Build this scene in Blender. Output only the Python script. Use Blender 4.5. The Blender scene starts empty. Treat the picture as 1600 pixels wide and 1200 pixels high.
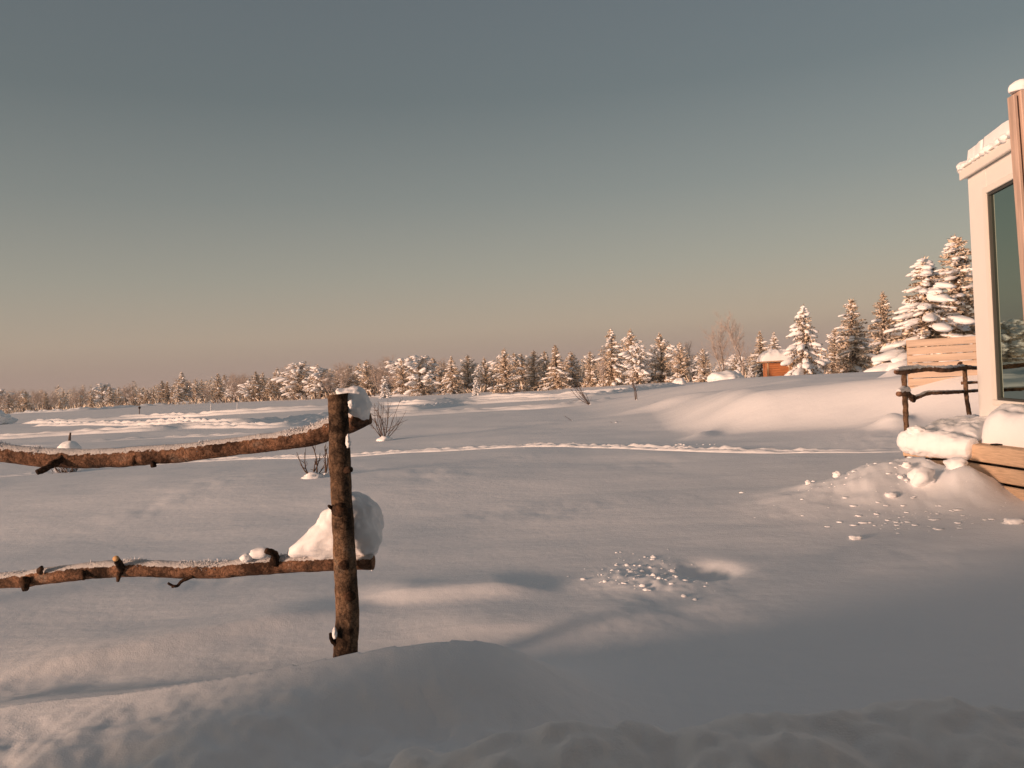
import bpy, bmesh, math, random
import numpy as np
from mathutils import Vector, Matrix
R = math.radians
scn = bpy.context.scene
col = scn.collection

# ------------------------------------------------------------------ camera, sky, sun, exposure
EYE = 1.40; FPX = 1250.0; PITCH = R(-0.5); ROLL = R(3.1)
fwd = Vector((0, math.cos(PITCH), math.sin(PITCH)))
up0 = Vector((0, -math.sin(PITCH), math.cos(PITCH)))
rt0 = Vector((1, 0, 0))
rt = rt0 * math.cos(ROLL) - up0 * math.sin(ROLL)
upv = up0 * math.cos(ROLL) + rt0 * math.sin(ROLL)
cam_d = bpy.data.cameras.new('camera'); cam = bpy.data.objects.new('camera', cam_d); col.objects.link(cam)
cam_d.sensor_width = 36; cam_d.lens = FPX / 1600 * 36; cam_d.clip_start = 0.05; cam_d.clip_end = 9000
mw = Matrix((rt, upv, -fwd)).transposed().to_4x4(); mw.translation = Vector((0, 0, EYE)); cam.matrix_world = mw
scn.camera = cam

SUN_EL = R(7.0); SUN_AZ_HEAD = Vector((0.836, 0.549, 0)).normalized()     # the way the light travels over the ground
world = bpy.data.worlds.new('World'); scn.world = world; world.use_nodes = True
wn = world.node_tree; wn.nodes.clear()
wo = wn.nodes.new('ShaderNodeOutputWorld'); bg = wn.nodes.new('ShaderNodeBackground')
sky = wn.nodes.new('ShaderNodeTexSky'); sky.sky_type = 'NISHITA'; sky.sun_disc = False
sky.sun_elevation = SUN_EL
sdir = -SUN_AZ_HEAD
sky.sun_rotation = math.atan2(sdir.x, sdir.y)
sky.air_density = 1.0; sky.dust_density = 2.5; sky.ozone_density = 1.0
# a clear winter dusk sky: pale warm haze low down, slate blue higher up (same all round)
tc = wn.nodes.new('ShaderNodeTexCoord'); sx = wn.nodes.new('ShaderNodeSeparateXYZ')
wn.links.new(tc.outputs['Generated'], sx.inputs[0])
rp = wn.nodes.new('ShaderNodeValToRGB'); wn.links.new(sx.outputs['Z'], rp.inputs[0])
def lin(r, g, b):
    return tuple(((c / 255) / 12.92 if c / 255 <= 0.04045 else ((c / 255 + 0.055) / 1.055) ** 2.4) for c in (r, g, b)) + (1,)
stops = [(0.0, (152, 134, 134)), (0.02, (170, 152, 147)), (0.06, (178, 163, 152)), (0.13, (155, 152, 143)), (0.22, (126, 131, 127)),
         (0.33, (97, 107, 107)), (0.45, (93, 102, 105)), (1.0, (94, 101, 108))]
el = rp.color_ramp.elements
el[0].position, el[0].color = stops[0][0], lin(*stops[0][1]); el[1].position, el[1].color = stops[-1][0], lin(*stops[-1][1])
for p, c in stops[1:-1]:
    e = el.new(p); e.color = lin(*c)
mul = wn.nodes.new('ShaderNodeMixRGB'); mul.blend_type = 'ADD'; mul.inputs[0].default_value = 1.0
sc = wn.nodes.new('ShaderNodeVectorMath'); sc.operation = 'SCALE'; sc.inputs['Scale'].default_value = 10.0 * 0.72
wn.links.new(rp.outputs[0], sc.inputs[0])
sk2 = wn.nodes.new('ShaderNodeVectorMath'); sk2.operation = 'MULTIPLY'; sk2.inputs[1].default_value = (.56, .47, .42)   # warm white balance
wn.links.new(sky.outputs[0], sk2.inputs[0])
wn.links.new(sk2.outputs[0], mul.inputs[1]); wn.links.new(sc.outputs[0], mul.inputs[2])
wn.links.new(mul.outputs[0], bg.inputs[0]); bg.inputs[1].default_value = 0.10
wn.links.new(bg.outputs[0], wo.inputs[0])

sun_d = bpy.data.lights.new('sun', 'SUN'); sun_o = bpy.data.objects.new('sun', sun_d); col.objects.link(sun_o)
sun_d.energy = 5.0; sun_d.angle = R(8.0); sun_d.color = (1.0, 0.64, 0.46)
ldir = Vector((SUN_AZ_HEAD.x * math.cos(SUN_EL), SUN_AZ_HEAD.y * math.cos(SUN_EL), -math.sin(SUN_EL)))
sun_o.rotation_euler = ldir.to_track_quat('-Z', 'Y').to_euler(); sun_o.location = (-20, -16, 12)
vs = scn.view_settings; vs.view_transform = 'Standard'; vs.look = 'None'; vs.gamma = 1; vs.use_curve_mapping = False; vs.exposure = 0.0

# ------------------------------------------------------------------ helpers
def P(px, py, d):
    """world point seen at photo position (px,py), d metres out along the ground"""
    v = fwd + rt * ((px - 800) / FPX) + upv * ((600 - py) / FPX)
    v = v * (d / v.y)
    return Vector((v.x, v.y, v.z + EYE))
def G(px, py, z=0.0):
    v = fwd + rt * ((px - 800) / FPX) + upv * ((600 - py) / FPX)
    t = (z - EYE) / v.z
    return Vector((v.x * t, v.y * t, z))

_rng = np.random.RandomState(7)
_perm = _rng.permutation(512); _perm = np.concatenate([_perm, _perm, _perm]); _grad = _rng.uniform(-1, 1, (512, 3))
_grad /= np.linalg.norm(_grad, axis=1)[:, None]
def noise3(x, y, z):
    x, y, z = np.broadcast_arrays(np.asarray(x, float), np.asarray(y, float), np.asarray(z, float))
    xi, yi, zi = np.floor(x).astype(int), np.floor(y).astype(int), np.floor(z).astype(int)
    fx, fy, fz = x - xi, y - yi, z - zi
    u, v, w = [f * f * f * (f * (f * 6 - 15) + 10) for f in (fx, fy, fz)]
    def g(i, j, k):
        h = _perm[_perm[_perm[(xi + i) & 511] + ((yi + j) & 511)] % 512 + ((zi + k) & 511)]
        gr = _grad[h]
        return gr[..., 0] * (fx - i) + gr[..., 1] * (fy - j) + gr[..., 2] * (fz - k)
    l = lambda a, b, t: a + (b - a) * t
    return l(l(l(g(0,0,0), g(1,0,0), u), l(g(0,1,0), g(1,1,0), u), v), l(l(g(0,0,1), g(1,0,1), u), l(g(0,1,1), g(1,1,1), u), v), w) * 1.6
def fbm(x, y, z=0.0, o=3):
    s = 0; a = 1.0
    for k in range(o):
        s = s + a * noise3(np.asarray(x) * 2 ** k + 17.3 * k, np.asarray(y) * 2 ** k - 9.1 * k, np.asarray(z) * 2 ** k + 3.7 * k); a *= 0.5
    return s
def ss(a, b, x):
    t = np.clip((np.asarray(x, float) - a) / (b - a), 0, 1); return t * t * (3 - 2 * t)

def wloc(o):
    v = Vector((0, 0, 0))
    while o is not None:
        v = v + o.location; o = o.parent
    return v
def mesh_obj(name, V, F, mat, parent=None, origin=None, smooth=True, mat_idx=None):
    """one mesh object from world-space vertices; F: int array (n,3|4) or list of polygons"""
    V = np.asarray(V, float).reshape(-1, 3)
    o0 = wloc(parent) if parent is not None else Vector(origin if origin is not None else (0, 0, 0))
    V = V - np.array(o0)
    me = bpy.data.meshes.new(name)
    if isinstance(F, np.ndarray):
        n, k = F.shape
        me.vertices.add(len(V)); me.vertices.foreach_set('co', V.ravel())
        me.loops.add(n * k); me.loops.foreach_set('vertex_index', F.ravel().astype(np.int32))
        me.polygons.add(n); me.polygons.foreach_set('loop_start', np.arange(0, n * k, k, dtype=np.int32))
        me.polygons.foreach_set('loop_total', np.full(n, k, np.int32))
        me.update(calc_edges=True)
    else:
        me.from_pydata(V.tolist(), [], F); me.update()
    if smooth: me.polygons.foreach_set('use_smooth', np.ones(len(me.polygons), bool))
    for m in (mat if isinstance(mat, (list, tuple)) else [mat]): me.materials.append(m)
    if mat_idx is not None: me.polygons.foreach_set('material_index', np.asarray(mat_idx, np.int32))
    o = bpy.data.objects.new(name, me); col.objects.link(o)
    if parent is not None: o.parent = parent
    else: o.location = o0
    return o
def tag(o, label=None, cat=None, group=None, kind=None):
    if label: o['label'] = label
    if cat: o['category'] = cat
    if group: o['group'] = group
    if kind: o['kind'] = kind
    return o
def thing(name, loc, label, cat, group=None):
    o = bpy.data.objects.new(name, None); col.objects.link(o); o.location = loc; o.empty_display_size = 0.2
    return tag(o, label, cat, group)
def boxvf(c, ax, ay, az, sx_, sy_, sz_, bev=0.0):
    """box with chamfered long edges: centre c, unit axes, full sizes"""
    c = np.array(c); ax, ay, az = np.array(ax), np.array(ay), np.array(az)
    hx, hy, hz = sx_ / 2, sy_ / 2, sz_ / 2
    b = min(bev, hy * .9, hz * .9)
    prof = [(-hy + b, -hz), (hy - b, -hz), (hy, -hz + b), (hy, hz - b), (hy - b, hz), (-hy + b, hz), (-hy, hz - b), (-hy, -hz + b)] if b > 0 else [(-hy, -hz), (hy, -hz), (hy, hz), (-hy, hz)]
    V = []; n = len(prof)
    for s in (-hx, hx):
        for (p, q) in prof: V.append(c + ax * s + ay * p + az * q)
    F = [tuple(range(n))[::-1], tuple(range(n, 2 * n))]
    for i in range(n): F.append((i, (i + 1) % n, n + (i + 1) % n, n + i))
    return V, F
def box(name, c, ax, ay, az, sx_, sy_, sz_, mat, parent=None, bev=0.006, origin=None):
    V, F = boxvf(c, ax, ay, az, sx_, sy_, sz_, bev)
    return mesh_obj(name, V, F, mat, parent, origin, smooth=False)
X3, Y3, Z3 = (1, 0, 0), (0, 1, 0), (0, 0, 1)

def resample(pts, rad, step):
    pts = np.array([list(p) for p in pts], float); rad = np.array(rad, float)
    n = len(pts); L = np.concatenate([[0], np.cumsum(np.linalg.norm(np.diff(pts, axis=0), axis=1))])
    m = max(3, int(L[-1] / step)); s = np.linspace(0, L[-1], m)
    out = np.zeros((m, 3)); idx = np.clip(np.searchsorted(L, s, side='right') - 1, 0, n - 2)
    t = (s - L[idx]) / np.maximum(L[idx + 1] - L[idx], 1e-9)
    p0 = pts[np.maximum(idx - 1, 0)]; p1 = pts[idx]; p2 = pts[idx + 1]; p3 = pts[np.minimum(idx + 2, n - 1)]
    t_ = t[:, None]
    out = 0.5 * ((2 * p1) + (p2 - p0) * t_ + (2 * p0 - 5 * p1 + 4 * p2 - p3) * t_ ** 2 + (3 * p1 - p0 - 3 * p2 + p3) * t_ ** 3)
    return out, np.interp(s, L, rad), s
def tube(pts, rad, step=0.02, nseg=16, rough=0.0, rscale=20.0, knots=(), cap=True):
    """a rough tapered limb; knots = (s0, angle, height, width)"""
    C, r, s = resample(pts, rad, step)
    m = len(C); T = np.gradient(C, axis=0); T /= np.linalg.norm(T, axis=1)[:, None]
    ref = np.array([0, 0, 1.0]) if abs(T[0][2]) < 0.8 else np.array([0, -1.0, 0])
    A = np.cross(T, ref); A /= np.linalg.norm(A, axis=1)[:, None]; B = np.cross(A, T)
    th = np.linspace(0, 2 * np.pi, nseg, endpoint=False)
    D = A[:, None, :] * np.cos(th)[None, :, None] + B[:, None, :] * np.sin(th)[None, :, None]
    rr = np.repeat(r[:, None], nseg, 1)
    V = C[:, None, :] + D * rr[..., None]
    if rough:
        nz = fbm(V[..., 0] * rscale, V[..., 1] * rscale, V[..., 2] * rscale, 3)
        rr = rr * (1 + rough * nz)
    for (s0, a0, hgt, wd) in knots:
        da = np.angle(np.exp(1j * (th[None, :] - a0)))
        rr = rr + hgt * np.exp(-((s[:, None] - s0) / wd) ** 2 - (da * r[:, None] / wd) ** 2)
    V = C[:, None, :] + D * rr[..., None]
    V = V.reshape(-1, 3)
    i = np.arange(m - 1)[:, None] * nseg; j = np.arange(nseg)[None, :]; j2 = (j + 1) % nseg
    F = np.stack([i + j, i + j2, i + nseg + j2, i + nseg + j], -1).reshape(-1, 4)
    if cap:
        V = np.vstack([V, C[0], C[-1]]); a = len(V) - 2
        jj = np.arange(nseg); j2 = (jj + 1) % nseg
        c1 = np.stack([np.full(nseg, a), j2, jj, jj], -1); c2 = np.stack([np.full(nseg, a + 1), (m - 1) * nseg + jj, (m - 1) * nseg + j2, (m - 1) * nseg + j2], -1)
        Fl = [tuple(f) for f in F.tolist()] + [(f[0], f[1], f[2]) for f in c1.tolist()] + [(f[0], f[1], f[2]) for f in c2.tolist()]
        return V, Fl
    return V, F
def join(parts):
    Vs = []; Fs = []; n = 0
    for V, F in parts:
        V = np.asarray(V).reshape(-1, 3); Vs.append(V)
        Fs += [tuple(int(i) + n for i in f) for f in (F.tolist() if isinstance(F, np.ndarray) else F)]; n += len(V)
    return np.vstack(Vs), Fs

def ico(sub):
    bm = bmesh.new(); bmesh.ops.create_icosphere(bm, subdivisions=sub, radius=1.0)
    bm.verts.ensure_lookup_table()
    V = np.array([v.co[:] for v in bm.verts]); F = np.array([[v.index for v in f.verts] for f in bm.faces]); bm.free()
    return V, F
ICO = {k: ico(k) for k in (1, 2, 3, 4, 5)}
def blob(c, s, sub=3, rough=0.15, freq=1.5, seed=0.0, sq=1.0):
    V, F = ICO[sub]
    U = np.sign(V) * np.abs(V) ** sq if sq != 1 else V
    U = U * (1 + rough * fbm(V[:, 0] * freq + seed, V[:, 1] * freq - seed * 1.7, V[:, 2] * freq + seed * .3, 3))[:, None]
    return U * np.array(s) + np.array(c), F
def inflate(outline, centre, thick, sub=5, rough=0.04, freq=9, pw=0.75):
    """a plump lump whose outline in the (ax,z) plane is the polygon given by world points"""
    V, F = ICO[sub]
    c = np.array(centre); o = np.array([list(p) for p in outline]) - c
    th = np.arctan2(o[:, 2], o[:, 0]); r = np.hypot(o[:, 0], o[:, 2]); k = np.argsort(th); th, r = th[k], r[k]
    th = np.concatenate([th - 2 * np.pi, th, th + 2 * np.pi]); r = np.concatenate([r, r, r])
    a = np.arctan2(V[:, 2], V[:, 0]); rho = np.hypot(V[:, 0], V[:, 2])
    rr = sum(np.interp(a + da, th, r) for da in (-.08, 0, .08)) / 3
    q = rho ** 0.8 * rr
    y = np.sign(V[:, 1]) * np.abs(V[:, 1]) ** pw * thick
    W = np.stack([np.cos(a) * q, y, np.sin(a) * q], -1) + c
    n = np.stack([V[:, 0], V[:, 1], V[:, 2]], -1)
    W += n * (rough * fbm(W[:, 0] * freq, W[:, 1] * freq, W[:, 2] * freq, 3))[:, None]
    return W, F

# ------------------------------------------------------------------ materials
def mat(name):
    m = bpy.data.materials.new(name); m.use_nodes = True
    nt = m.node_tree; b = nt.nodes['Principled BSDF']
    return m, nt, b
def nnoise(nt, scale, detail=4, rough=0.55, vec=None, scl=None):
    n = nt.nodes.new('ShaderNodeTexNoise'); n.inputs['Scale'].default_value = scale; n.inputs['Detail'].default_value = detail; n.inputs['Roughness'].default_value = rough
    tcn = nt.nodes.new('ShaderNodeTexCoord')
    src = tcn.outputs['Object']
    if scl:
        mp = nt.nodes.new('ShaderNodeMapping'); mp.inputs['Scale'].default_value = scl; nt.links.new(src, mp.inputs[0]); src = mp.outputs[0]
    nt.links.new(src, n.inputs['Vector'])
    return n
def ramp(nt, src, stops_):
    r = nt.nodes.new('ShaderNodeValToRGB'); e = r.color_ramp.elements
    e[0].position, e[0].color = stops_[0][0], tuple(stops_[0][1]) + (1,); e[1].position, e[1].color = stops_[-1][0], tuple(stops_[-1][1]) + (1,)
    for p, c in stops_[1:-1]:
        k = e.new(p); k.color = tuple(c) + (1,)
    nt.links.new(src, r.inputs[0]); return r
def bump(nt, b, srcs):
    prev = None
    for src, st, dist in srcs:
        bp = nt.nodes.new('ShaderNodeBump'); bp.inputs['Strength'].default_value = st; bp.inputs['Distance'].default_value = dist
        nt.links.new(src, bp.inputs['Height'])
        if prev: nt.links.new(prev.outputs[0], bp.inputs['Normal'])
        prev = bp
    nt.links.new(prev.outputs[0], b.inputs['Normal'])
def snow_mat(name, colr=(0.90, 0.90, 0.91), fine=0.25, mid=0.2, ripple=0.0, sss=0.0):
    m, nt, b = mat(name)
    b.inputs['Base Color'].default_value = colr + (1,); b.inputs['Roughness'].default_value = 0.75
    b.inputs['Specular IOR Level'].default_value = 0.25
    src = []
    if ripple:
        r1 = nnoise(nt, 1.0, 3, 0.5, scl=(1.5, 2.8, 1.0)); src.append((r1.outputs[0], ripple, 0.05))
    n1 = nnoise(nt, 14, 4); src.append((n1.outputs[0], mid, 0.012))
    n2 = nnoise(nt, 160, 3, 0.6); src.append((n2.outputs[0], fine, 0.004))
    bump(nt, b, src)
    if sss:
        b.inputs['Subsurface Weight'].default_value = sss; b.inputs['Subsurface Radius'].default_value = (0.05, 0.06, 0.07); b.inputs['Subsurface Scale'].default_value = 0.6
    return m
M = {}
M['ground'] = snow_mat('snow_ground', fine=0.45, mid=0.28, ripple=0.30)
M['snow'] = snow_mat('snow_lump', fine=0.3, mid=0.3)
M['treesnow'] = snow_mat('tree_snow', fine=0.0, mid=0.3)
M['track'] = snow_mat('churned_snow', fine=0.2, mid=0.5)
def bark_mat(name, c, frost=0.0, fsc=1.0):
    m, nt, b = mat(name); b.inputs['Roughness'].default_value = 0.9; b.inputs['Specular IOR Level'].default_value = 0.15
    n1 = nnoise(nt, 9 * fsc, 6, 0.65); r1 = ramp(nt, n1.outputs[0], [(0.30, c[0]), (0.44, c[1]), (0.56, c[2]), (0.70, c[3])])
    v = nt.nodes.new('ShaderNodeTexVoronoi'); v.inputs['Scale'].default_value = 38 * fsc; v.feature = 'DISTANCE_TO_EDGE'
    tcn = nt.nodes.new('ShaderNodeTexCoord'); nt.links.new(tcn.outputs['Object'], v.inputs['Vector'])
    n3 = nnoise(nt, 70 * fsc, 4, 0.7)
    mx = nt.nodes.new('ShaderNodeMixRGB'); mx.blend_type = 'MULTIPLY'; mx.inputs[0].default_value = 0.75
    r3 = ramp(nt, n3.outputs[0], [(0.33, (.35, .32, .30)), (0.55, (1, 1, 1)), (0.72, (1.25, 1.2, 1.15))]); nt.links.new(r1.outputs[0], mx.inputs[1]); nt.links.new(r3.outputs[0], mx.inputs[2])
    nL = nnoise(nt, 5.5 * fsc, 5, 0.7); rL = ramp(nt, nL.outputs[0], [(0.40, (.20, .18, .17)), (0.47, (.85, .82, .80)), (0.60, (1.25, 1.15, 1.05)), (0.68, (.75, .75, .75))])
    mL = nt.nodes.new('ShaderNodeMixRGB'); mL.blend_type = 'MULTIPLY'; mL.inputs[0].default_value = 0.9; nt.links.new(mx.outputs[0], mL.inputs[1]); nt.links.new(rL.outputs[0], mL.inputs[2])
    rv = ramp(nt, v.outputs['Distance'], [(0.0, (.25, .22, .2)), (0.10, (1, 1, 1))]); mV = nt.nodes.new('ShaderNodeMixRGB'); mV.blend_type = 'MULTIPLY'; mV.inputs[0].default_value = 0.7
    nt.links.new(mL.outputs[0], mV.inputs[1]); nt.links.new(rv.outputs[0], mV.inputs[2])
    nd = nnoise(nt, 12 * fsc, 3); vm = nt.nodes.new('ShaderNodeVectorMath'); vm.operation = 'SCALE'; vm.inputs['Scale'].default_value = .09; nt.links.new(nd.outputs['Color'], vm.inputs[0])
    va = nt.nodes.new('ShaderNodeVectorMath'); va.operation = 'ADD'; nt.links.new(vm.outputs[0], va.inputs[0]); nt.links.new(tcn.outputs['Object'], va.inputs[1]); nt.links.new(va.outputs[0], v.inputs['Vector'])
    last = mV
    if frost:
        geo = nt.nodes.new('ShaderNodeNewGeometry'); sp = nt.nodes.new('ShaderNodeSeparateXYZ'); nt.links.new(geo.outputs['Normal'], sp.inputs[0])
        n4 = nnoise(nt, 30 * fsc, 5, 0.7)
        ma = nt.nodes.new('ShaderNodeMath'); ma.operation = 'MULTIPLY_ADD'; ma.inputs[1].default_value = 0.9; nt.links.new(n4.outputs[0], ma.inputs[0]); nt.links.new(sp.outputs['Z'], ma.inputs[2])
        rf = ramp(nt, ma.outputs[0], [(1.08 - frost * .4, (0, 0, 0)), (1.56 - frost * .4, (1, 1, 1))])
        mf = nt.nodes.new('ShaderNodeMixRGB'); nt.links.new(rf.outputs[0], mf.inputs[0]); nt.links.new(last.outputs[0], mf.inputs[1]); mf.inputs[2].default_value = (0.55, 0.53, 0.52, 1)
        last = mf
    nt.links.new(last.outputs[0], b.inputs['Base Color'])
    bump(nt, b, [(v.outputs['Distance'], 0.35, 0.01), (n3.outputs[0], 0.7, 0.008)])
    return m
M['rail'] = bark_mat('pine_bark_rail', [(.045, .032, .025), (.15, .088, .058), (.26, .148, .095), (.21, .165, .135)], frost=0.30)
M['post'] = bark_mat('pine_bark_post', [(.03, .024, .02), (.11, .074, .05), (.215, .14, .09), (.18, .15, .12)], frost=0.2)
M['knot'] = bark_mat('dark_knot', [(.02, .014, .01), (.05, .03, .02), (.09, .05, .03), (.06, .045, .035)])
M['trunk'] = bark_mat('tree_bark', [(.04, .03, .02), (.10, .065, .04), (.16, .10, .06), (.12, .09, .07)], fsc=0.5)
def plain(name, c, rough=0.7, spec=0.3, var=0.0, vs=3.0, scl=None, bst=0.0):
    m, nt, b = mat(name); b.inputs['Roughness'].default_value = rough; b.inputs['Specular IOR Level'].default_value = spec
    n = nnoise(nt, vs, 5, 0.6, scl=scl)
    r = ramp(nt, n.outputs[0], [(0.3, tuple(k * (1 - var) for k in c)), (0.7, tuple(min(1, k * (1 + var)) for k in c))])
    nt.links.new(r.outputs[0], b.inputs['Base Color'])
    if bst: bump(nt, b, [(n.outputs[0], bst, 0.01)])
    return m
M['needle'] = plain('conifer_needles', (.16, .11, .065), .8, .2, .35, 1.5)
M['frost'] = plain('frosted_needles', (.82, .69, .55), .8, .2, .2, 1.5)
M['twig'] = plain('bare_twigs', (.115, .075, .055), .85, .15, .3, 4)
M['frosttwig'] = plain('frosted_twigs', (.50, .42, .37), .85, .15, .3, 2)
M['hoar'] = plain('hoar_frost', (.72, .72, .74), .8, .2, .1, 20)
M['cutwood'] = plain('cut_wood', (.62, .38, .18), .7, .2, .2, 30)
M['pine'] = plain('pale_pine_board', (.52, .33, .19), .6, .3, .28, 2.0, scl=(3, 3, 30), bst=0.15)
M['pine2'] = plain('fresh_pine_board', (.56, .40, .27), .6, .3, .22, 2.0, scl=(3, 3, 40), bst=0.12)
M['slat'] = plain('pale_slat', (.56, .43, .33), .65, .25, .2, 1.0, scl=(1, 1, 14), bst=0.1)
M['brownpost'] = plain('brown_stained_timber', (.47, .345, .28), .6, .3, .25, 1.6, scl=(14, 14, 1), bst=0.12)
M['hutwood'] = plain('orange_stained_wood', (.46, .17, .06), .6, .3, .22, 2.0, scl=(1, 1, 9), bst=0.1)
M['huttrim'] = plain('hut_corner_board', (.50, .31, .17), .6, .3, .18, 2.0)
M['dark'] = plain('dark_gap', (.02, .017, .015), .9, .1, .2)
M['white'] = plain('cream_white_cladding', (.80, .77, .73), .5, .4, .03, 1.2)
M['whitetrim'] = plain('white_painted_trim', (.78, .74, .68), .45, .4, .03, 2)
M['gasket'] = plain('dark_window_gasket', (.05, .05, .045), .5, .4, .1)
M['curtain'] = plain('grey_green_curtain', (.26, .32, .27), .85, .1, .12, 1.2, scl=(9, 9, .6))
M['room'] = plain('dark_interior', (.05, .055, .05), .9, .1, .1)
m, nt, b = mat('window_glass'); nt.nodes.remove(b); out = nt.nodes['Material Output']
gt = nt.nodes.new('ShaderNodeBsdfTransparent'); gt.inputs[0].default_value = (.72, .82, .76, 1)
gg = nt.nodes.new('ShaderNodeBsdfGlossy'); gg.inputs['Roughness'].default_value = 0.02; gg.inputs[0].default_value = (.36, .45, .41, 1)
fr = nt.nodes.new('ShaderNodeFresnel'); fr.inputs[0].default_value = 1.5; ms = nt.nodes.new('ShaderNodeMixShader')
nt.links.new(fr.outputs[0], ms.inputs[0]); nt.links.new(gt.outputs[0], ms.inputs[1]); nt.links.new(gg.outputs[0], ms.inputs[2]); nt.links.new(ms.outputs[0], out.inputs[0]); M['glass'] = m

# ------------------------------------------------------------------ snow-covered ground
def gauss(x, y, cx, cy, sx_, sy_, rot=0.0):
    c, s = math.cos(rot), math.sin(rot); dx, dy = x - cx, y - cy
    u, v = dx * c + dy * s, -dx * s + dy * c
    return np.exp(-(u / sx_) ** 2 - (v / sy_) ** 2)
HOLE = G(1100, 884)
def height(x, y, fine=True):
    x = np.asarray(x, float); y = np.asarray(y, float); r = np.hypot(x, y)
    z = 0.05 * fbm(x / 7.0, y / 4.5, 0.3, 2) * ss(2, 8, r)
    z = z + 0.018 * fbm(x / 1.9 + 4, y / 1.2, 1.3, 2) * ss(2.5, 5, r) * (1 - ss(30, 60, r))
    z = z + 0.30 * noise3(x / 55, y / 40, 2.2) * ss(60, 140, r)
    # broad drift running off to the right, with a sun-facing rounded face
    yy = y - .3 + 0.50 * np.clip(x - 4.5, -1, 6.5) + 0.12 * noise3(x / 2.5, 3.0, 0.7)
    far_ = ss(18.5, 28, y)
    lat = (1 - far_) * (.78 * ss(3.2, 5.4, x - .10 * (y - 16)) + .22 * ss(2.0, 9, x)) + far_ * ss(2.2, 10, x)
    dr = lat * (0.08 * ss(11.5, 15, yy) + 0.84 * ss(15.4, 17.8, yy) - 0.05 * ss(18, 25, yy)) * (1 - 0.75 * ss(30, 50, y)) * (1 - ss(11, 30, x) * .5)
    z = z + dr + .05 * fbm(x / 1.9, y / 1.3 + 3, 4.4, 2) * ss(.1, .6, dr) * (1 - ss(22, 30, y))
    z = z + 0.10 * gauss(x, y, 3.75, 15.9, 0.6, 0.22, 0.9)
    z = z + 0.22 * gauss(x, y, 4.9, 25.0, 1.5, .5, .15)
    z = z + 0.22 * gauss(x, y, 6.75, 14.3, .30, .30) + 0.26 * gauss(x, y, 8.7, 18.2, .26, .3)
    z = z + .20 * gauss(x, y, -4.2, 12.0, 5.0, 3.0, .15)      # gentle swell left of the fence post
    z = z + .010 * fbm(x * 2.6, y * 2.1, 6.6, 4) * ss(.0, .5, noise3(x / 1.7, y / 1.5, 9.9)) * ss(3.2, 4.5, r) * (1 - ss(11, 16, r))   # patches of broken wind crust
    # slope behind the railing, trampled
    z = z + 0.10 * gauss(x, y, 6.6, 12.4, 1.2, 1.2) * (1 + 0.35 * fbm(x * 4, y * 4, 5.0, 2))
    z = z + .36 * gauss(x, y, 8.4, 14.7, 1.5, 1.0)      # bank against the slatted screen
    # soft wind ridges in the near snow that catch the low sun
    def ridge(p0, p1, w, h):
        ax, ay = p1[0] - p0[0], p1[1] - p0[1]; L = math.hypot(ax, ay); ax /= L; ay /= L
        t = (x - p0[0]) * ax + (y - p0[1]) * ay; n = -(x - p0[0]) * ay + (y - p0[1]) * ax
        n = n + 0.06 * noise3(x * 1.3, y * 1.3, 8.0)
        up = np.where(n < 0, np.exp(-(n / (w * .8)) ** 2), np.exp(-(n / (w * 2.6)) ** 2))
        return h * up * ss(-.25 * L, .25 * L, t) * (1 - ss(.75 * L, 1.25 * L, t))
    z = z + ridge((-1.0, 5.25), (.05, 5.3), .17, .07) + ridge((-2.7, 4.15), (-1.2, 4.95), .16, .065) + ridge((-.5, 4.45), (.75, 4.45), .22, .035)
    z = z + ridge((-.9, 13.2), (3.5, 12.2), .8, .05) + ridge((-5, 9.6), (0.5, 10.4), 1.0, .05)
    # heap of cleared snow beside the deck
    lump = fbm(x * 3.1, y * 3.1, 0.4, 4)
    z = z + (0.30 * gauss(x, y, 4.0, 8.2, .75, .62, -.3) + 0.12 * gauss(x, y, 3.3, 7.9, .8, .7)) * (1 + .22 * lump)
    z = z + 0.15 * gauss(x, y, 4.30, 7.62, .32, .30) * (1 + .2 * lump) + 0.05 * ss(3.6, 5.0, x) * (1 - ss(6.9, 7.6, y)) * ss(3, 4, y)
    # the hole punched in the crust
    z = z - 0.15 * gauss(x, y, HOLE.x + .02, HOLE.y, .15, .19) - .05 * gauss(x, y, HOLE.x - .28, HOLE.y - .03, .22, .16)
    z = z + .018 * gauss(x, y, HOLE.x - .35, HOLE.y - .12, .34, .34) * (1 + .9 * fbm(x * 14, y * 14, .2, 2))
    # big drift just outside the window
    crest = sum(w_ * np.interp(x + .13 + o_, [-3.0, -2.3, -1.95, -1.5, -1.0, -.5, -.24, .0, .18, .36, .7, 1.2], [.06, .16, .24, .285, .36, .42, .45, .43, .31, .16, .03, .0]) for o_, w_ in ((-.2, .1), (-.1, .25), (0, .3), (.1, .25), (.2, .1)))
    yc = 3.05 + .12 * np.sin(x * 1.7) + 0.04 * noise3(x * 2.3, .4, .2)
    prof = np.where(y < yc, 1 - .22 * ss(.25, 1.5, yc - y), 1 - ss(-.1, .95, y - yc))
    lumps = fbm(x * 2.2, y * 2.2, .9, 4); lum2 = fbm(x * 5.5, y * 5.5, 2.9, 3)
    nearface = ss(0.15, .55, yc - y)
    z = z + crest * prof * (1 + nearface * (.13 * lumps + .03 * lum2))
    dish = gauss(x, y, -.24, 2.45, .40, .26, .1)
    z = z - .13 * dish
    # nearest bank under the window
    yb = 1.62 + .10 * noise3(x * 1.6, .2, .7) + .05 * noise3(x * 5, .9, .7)
    lx = ss(-.52, -.18, x + .35 * (y - 1.5))
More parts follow.
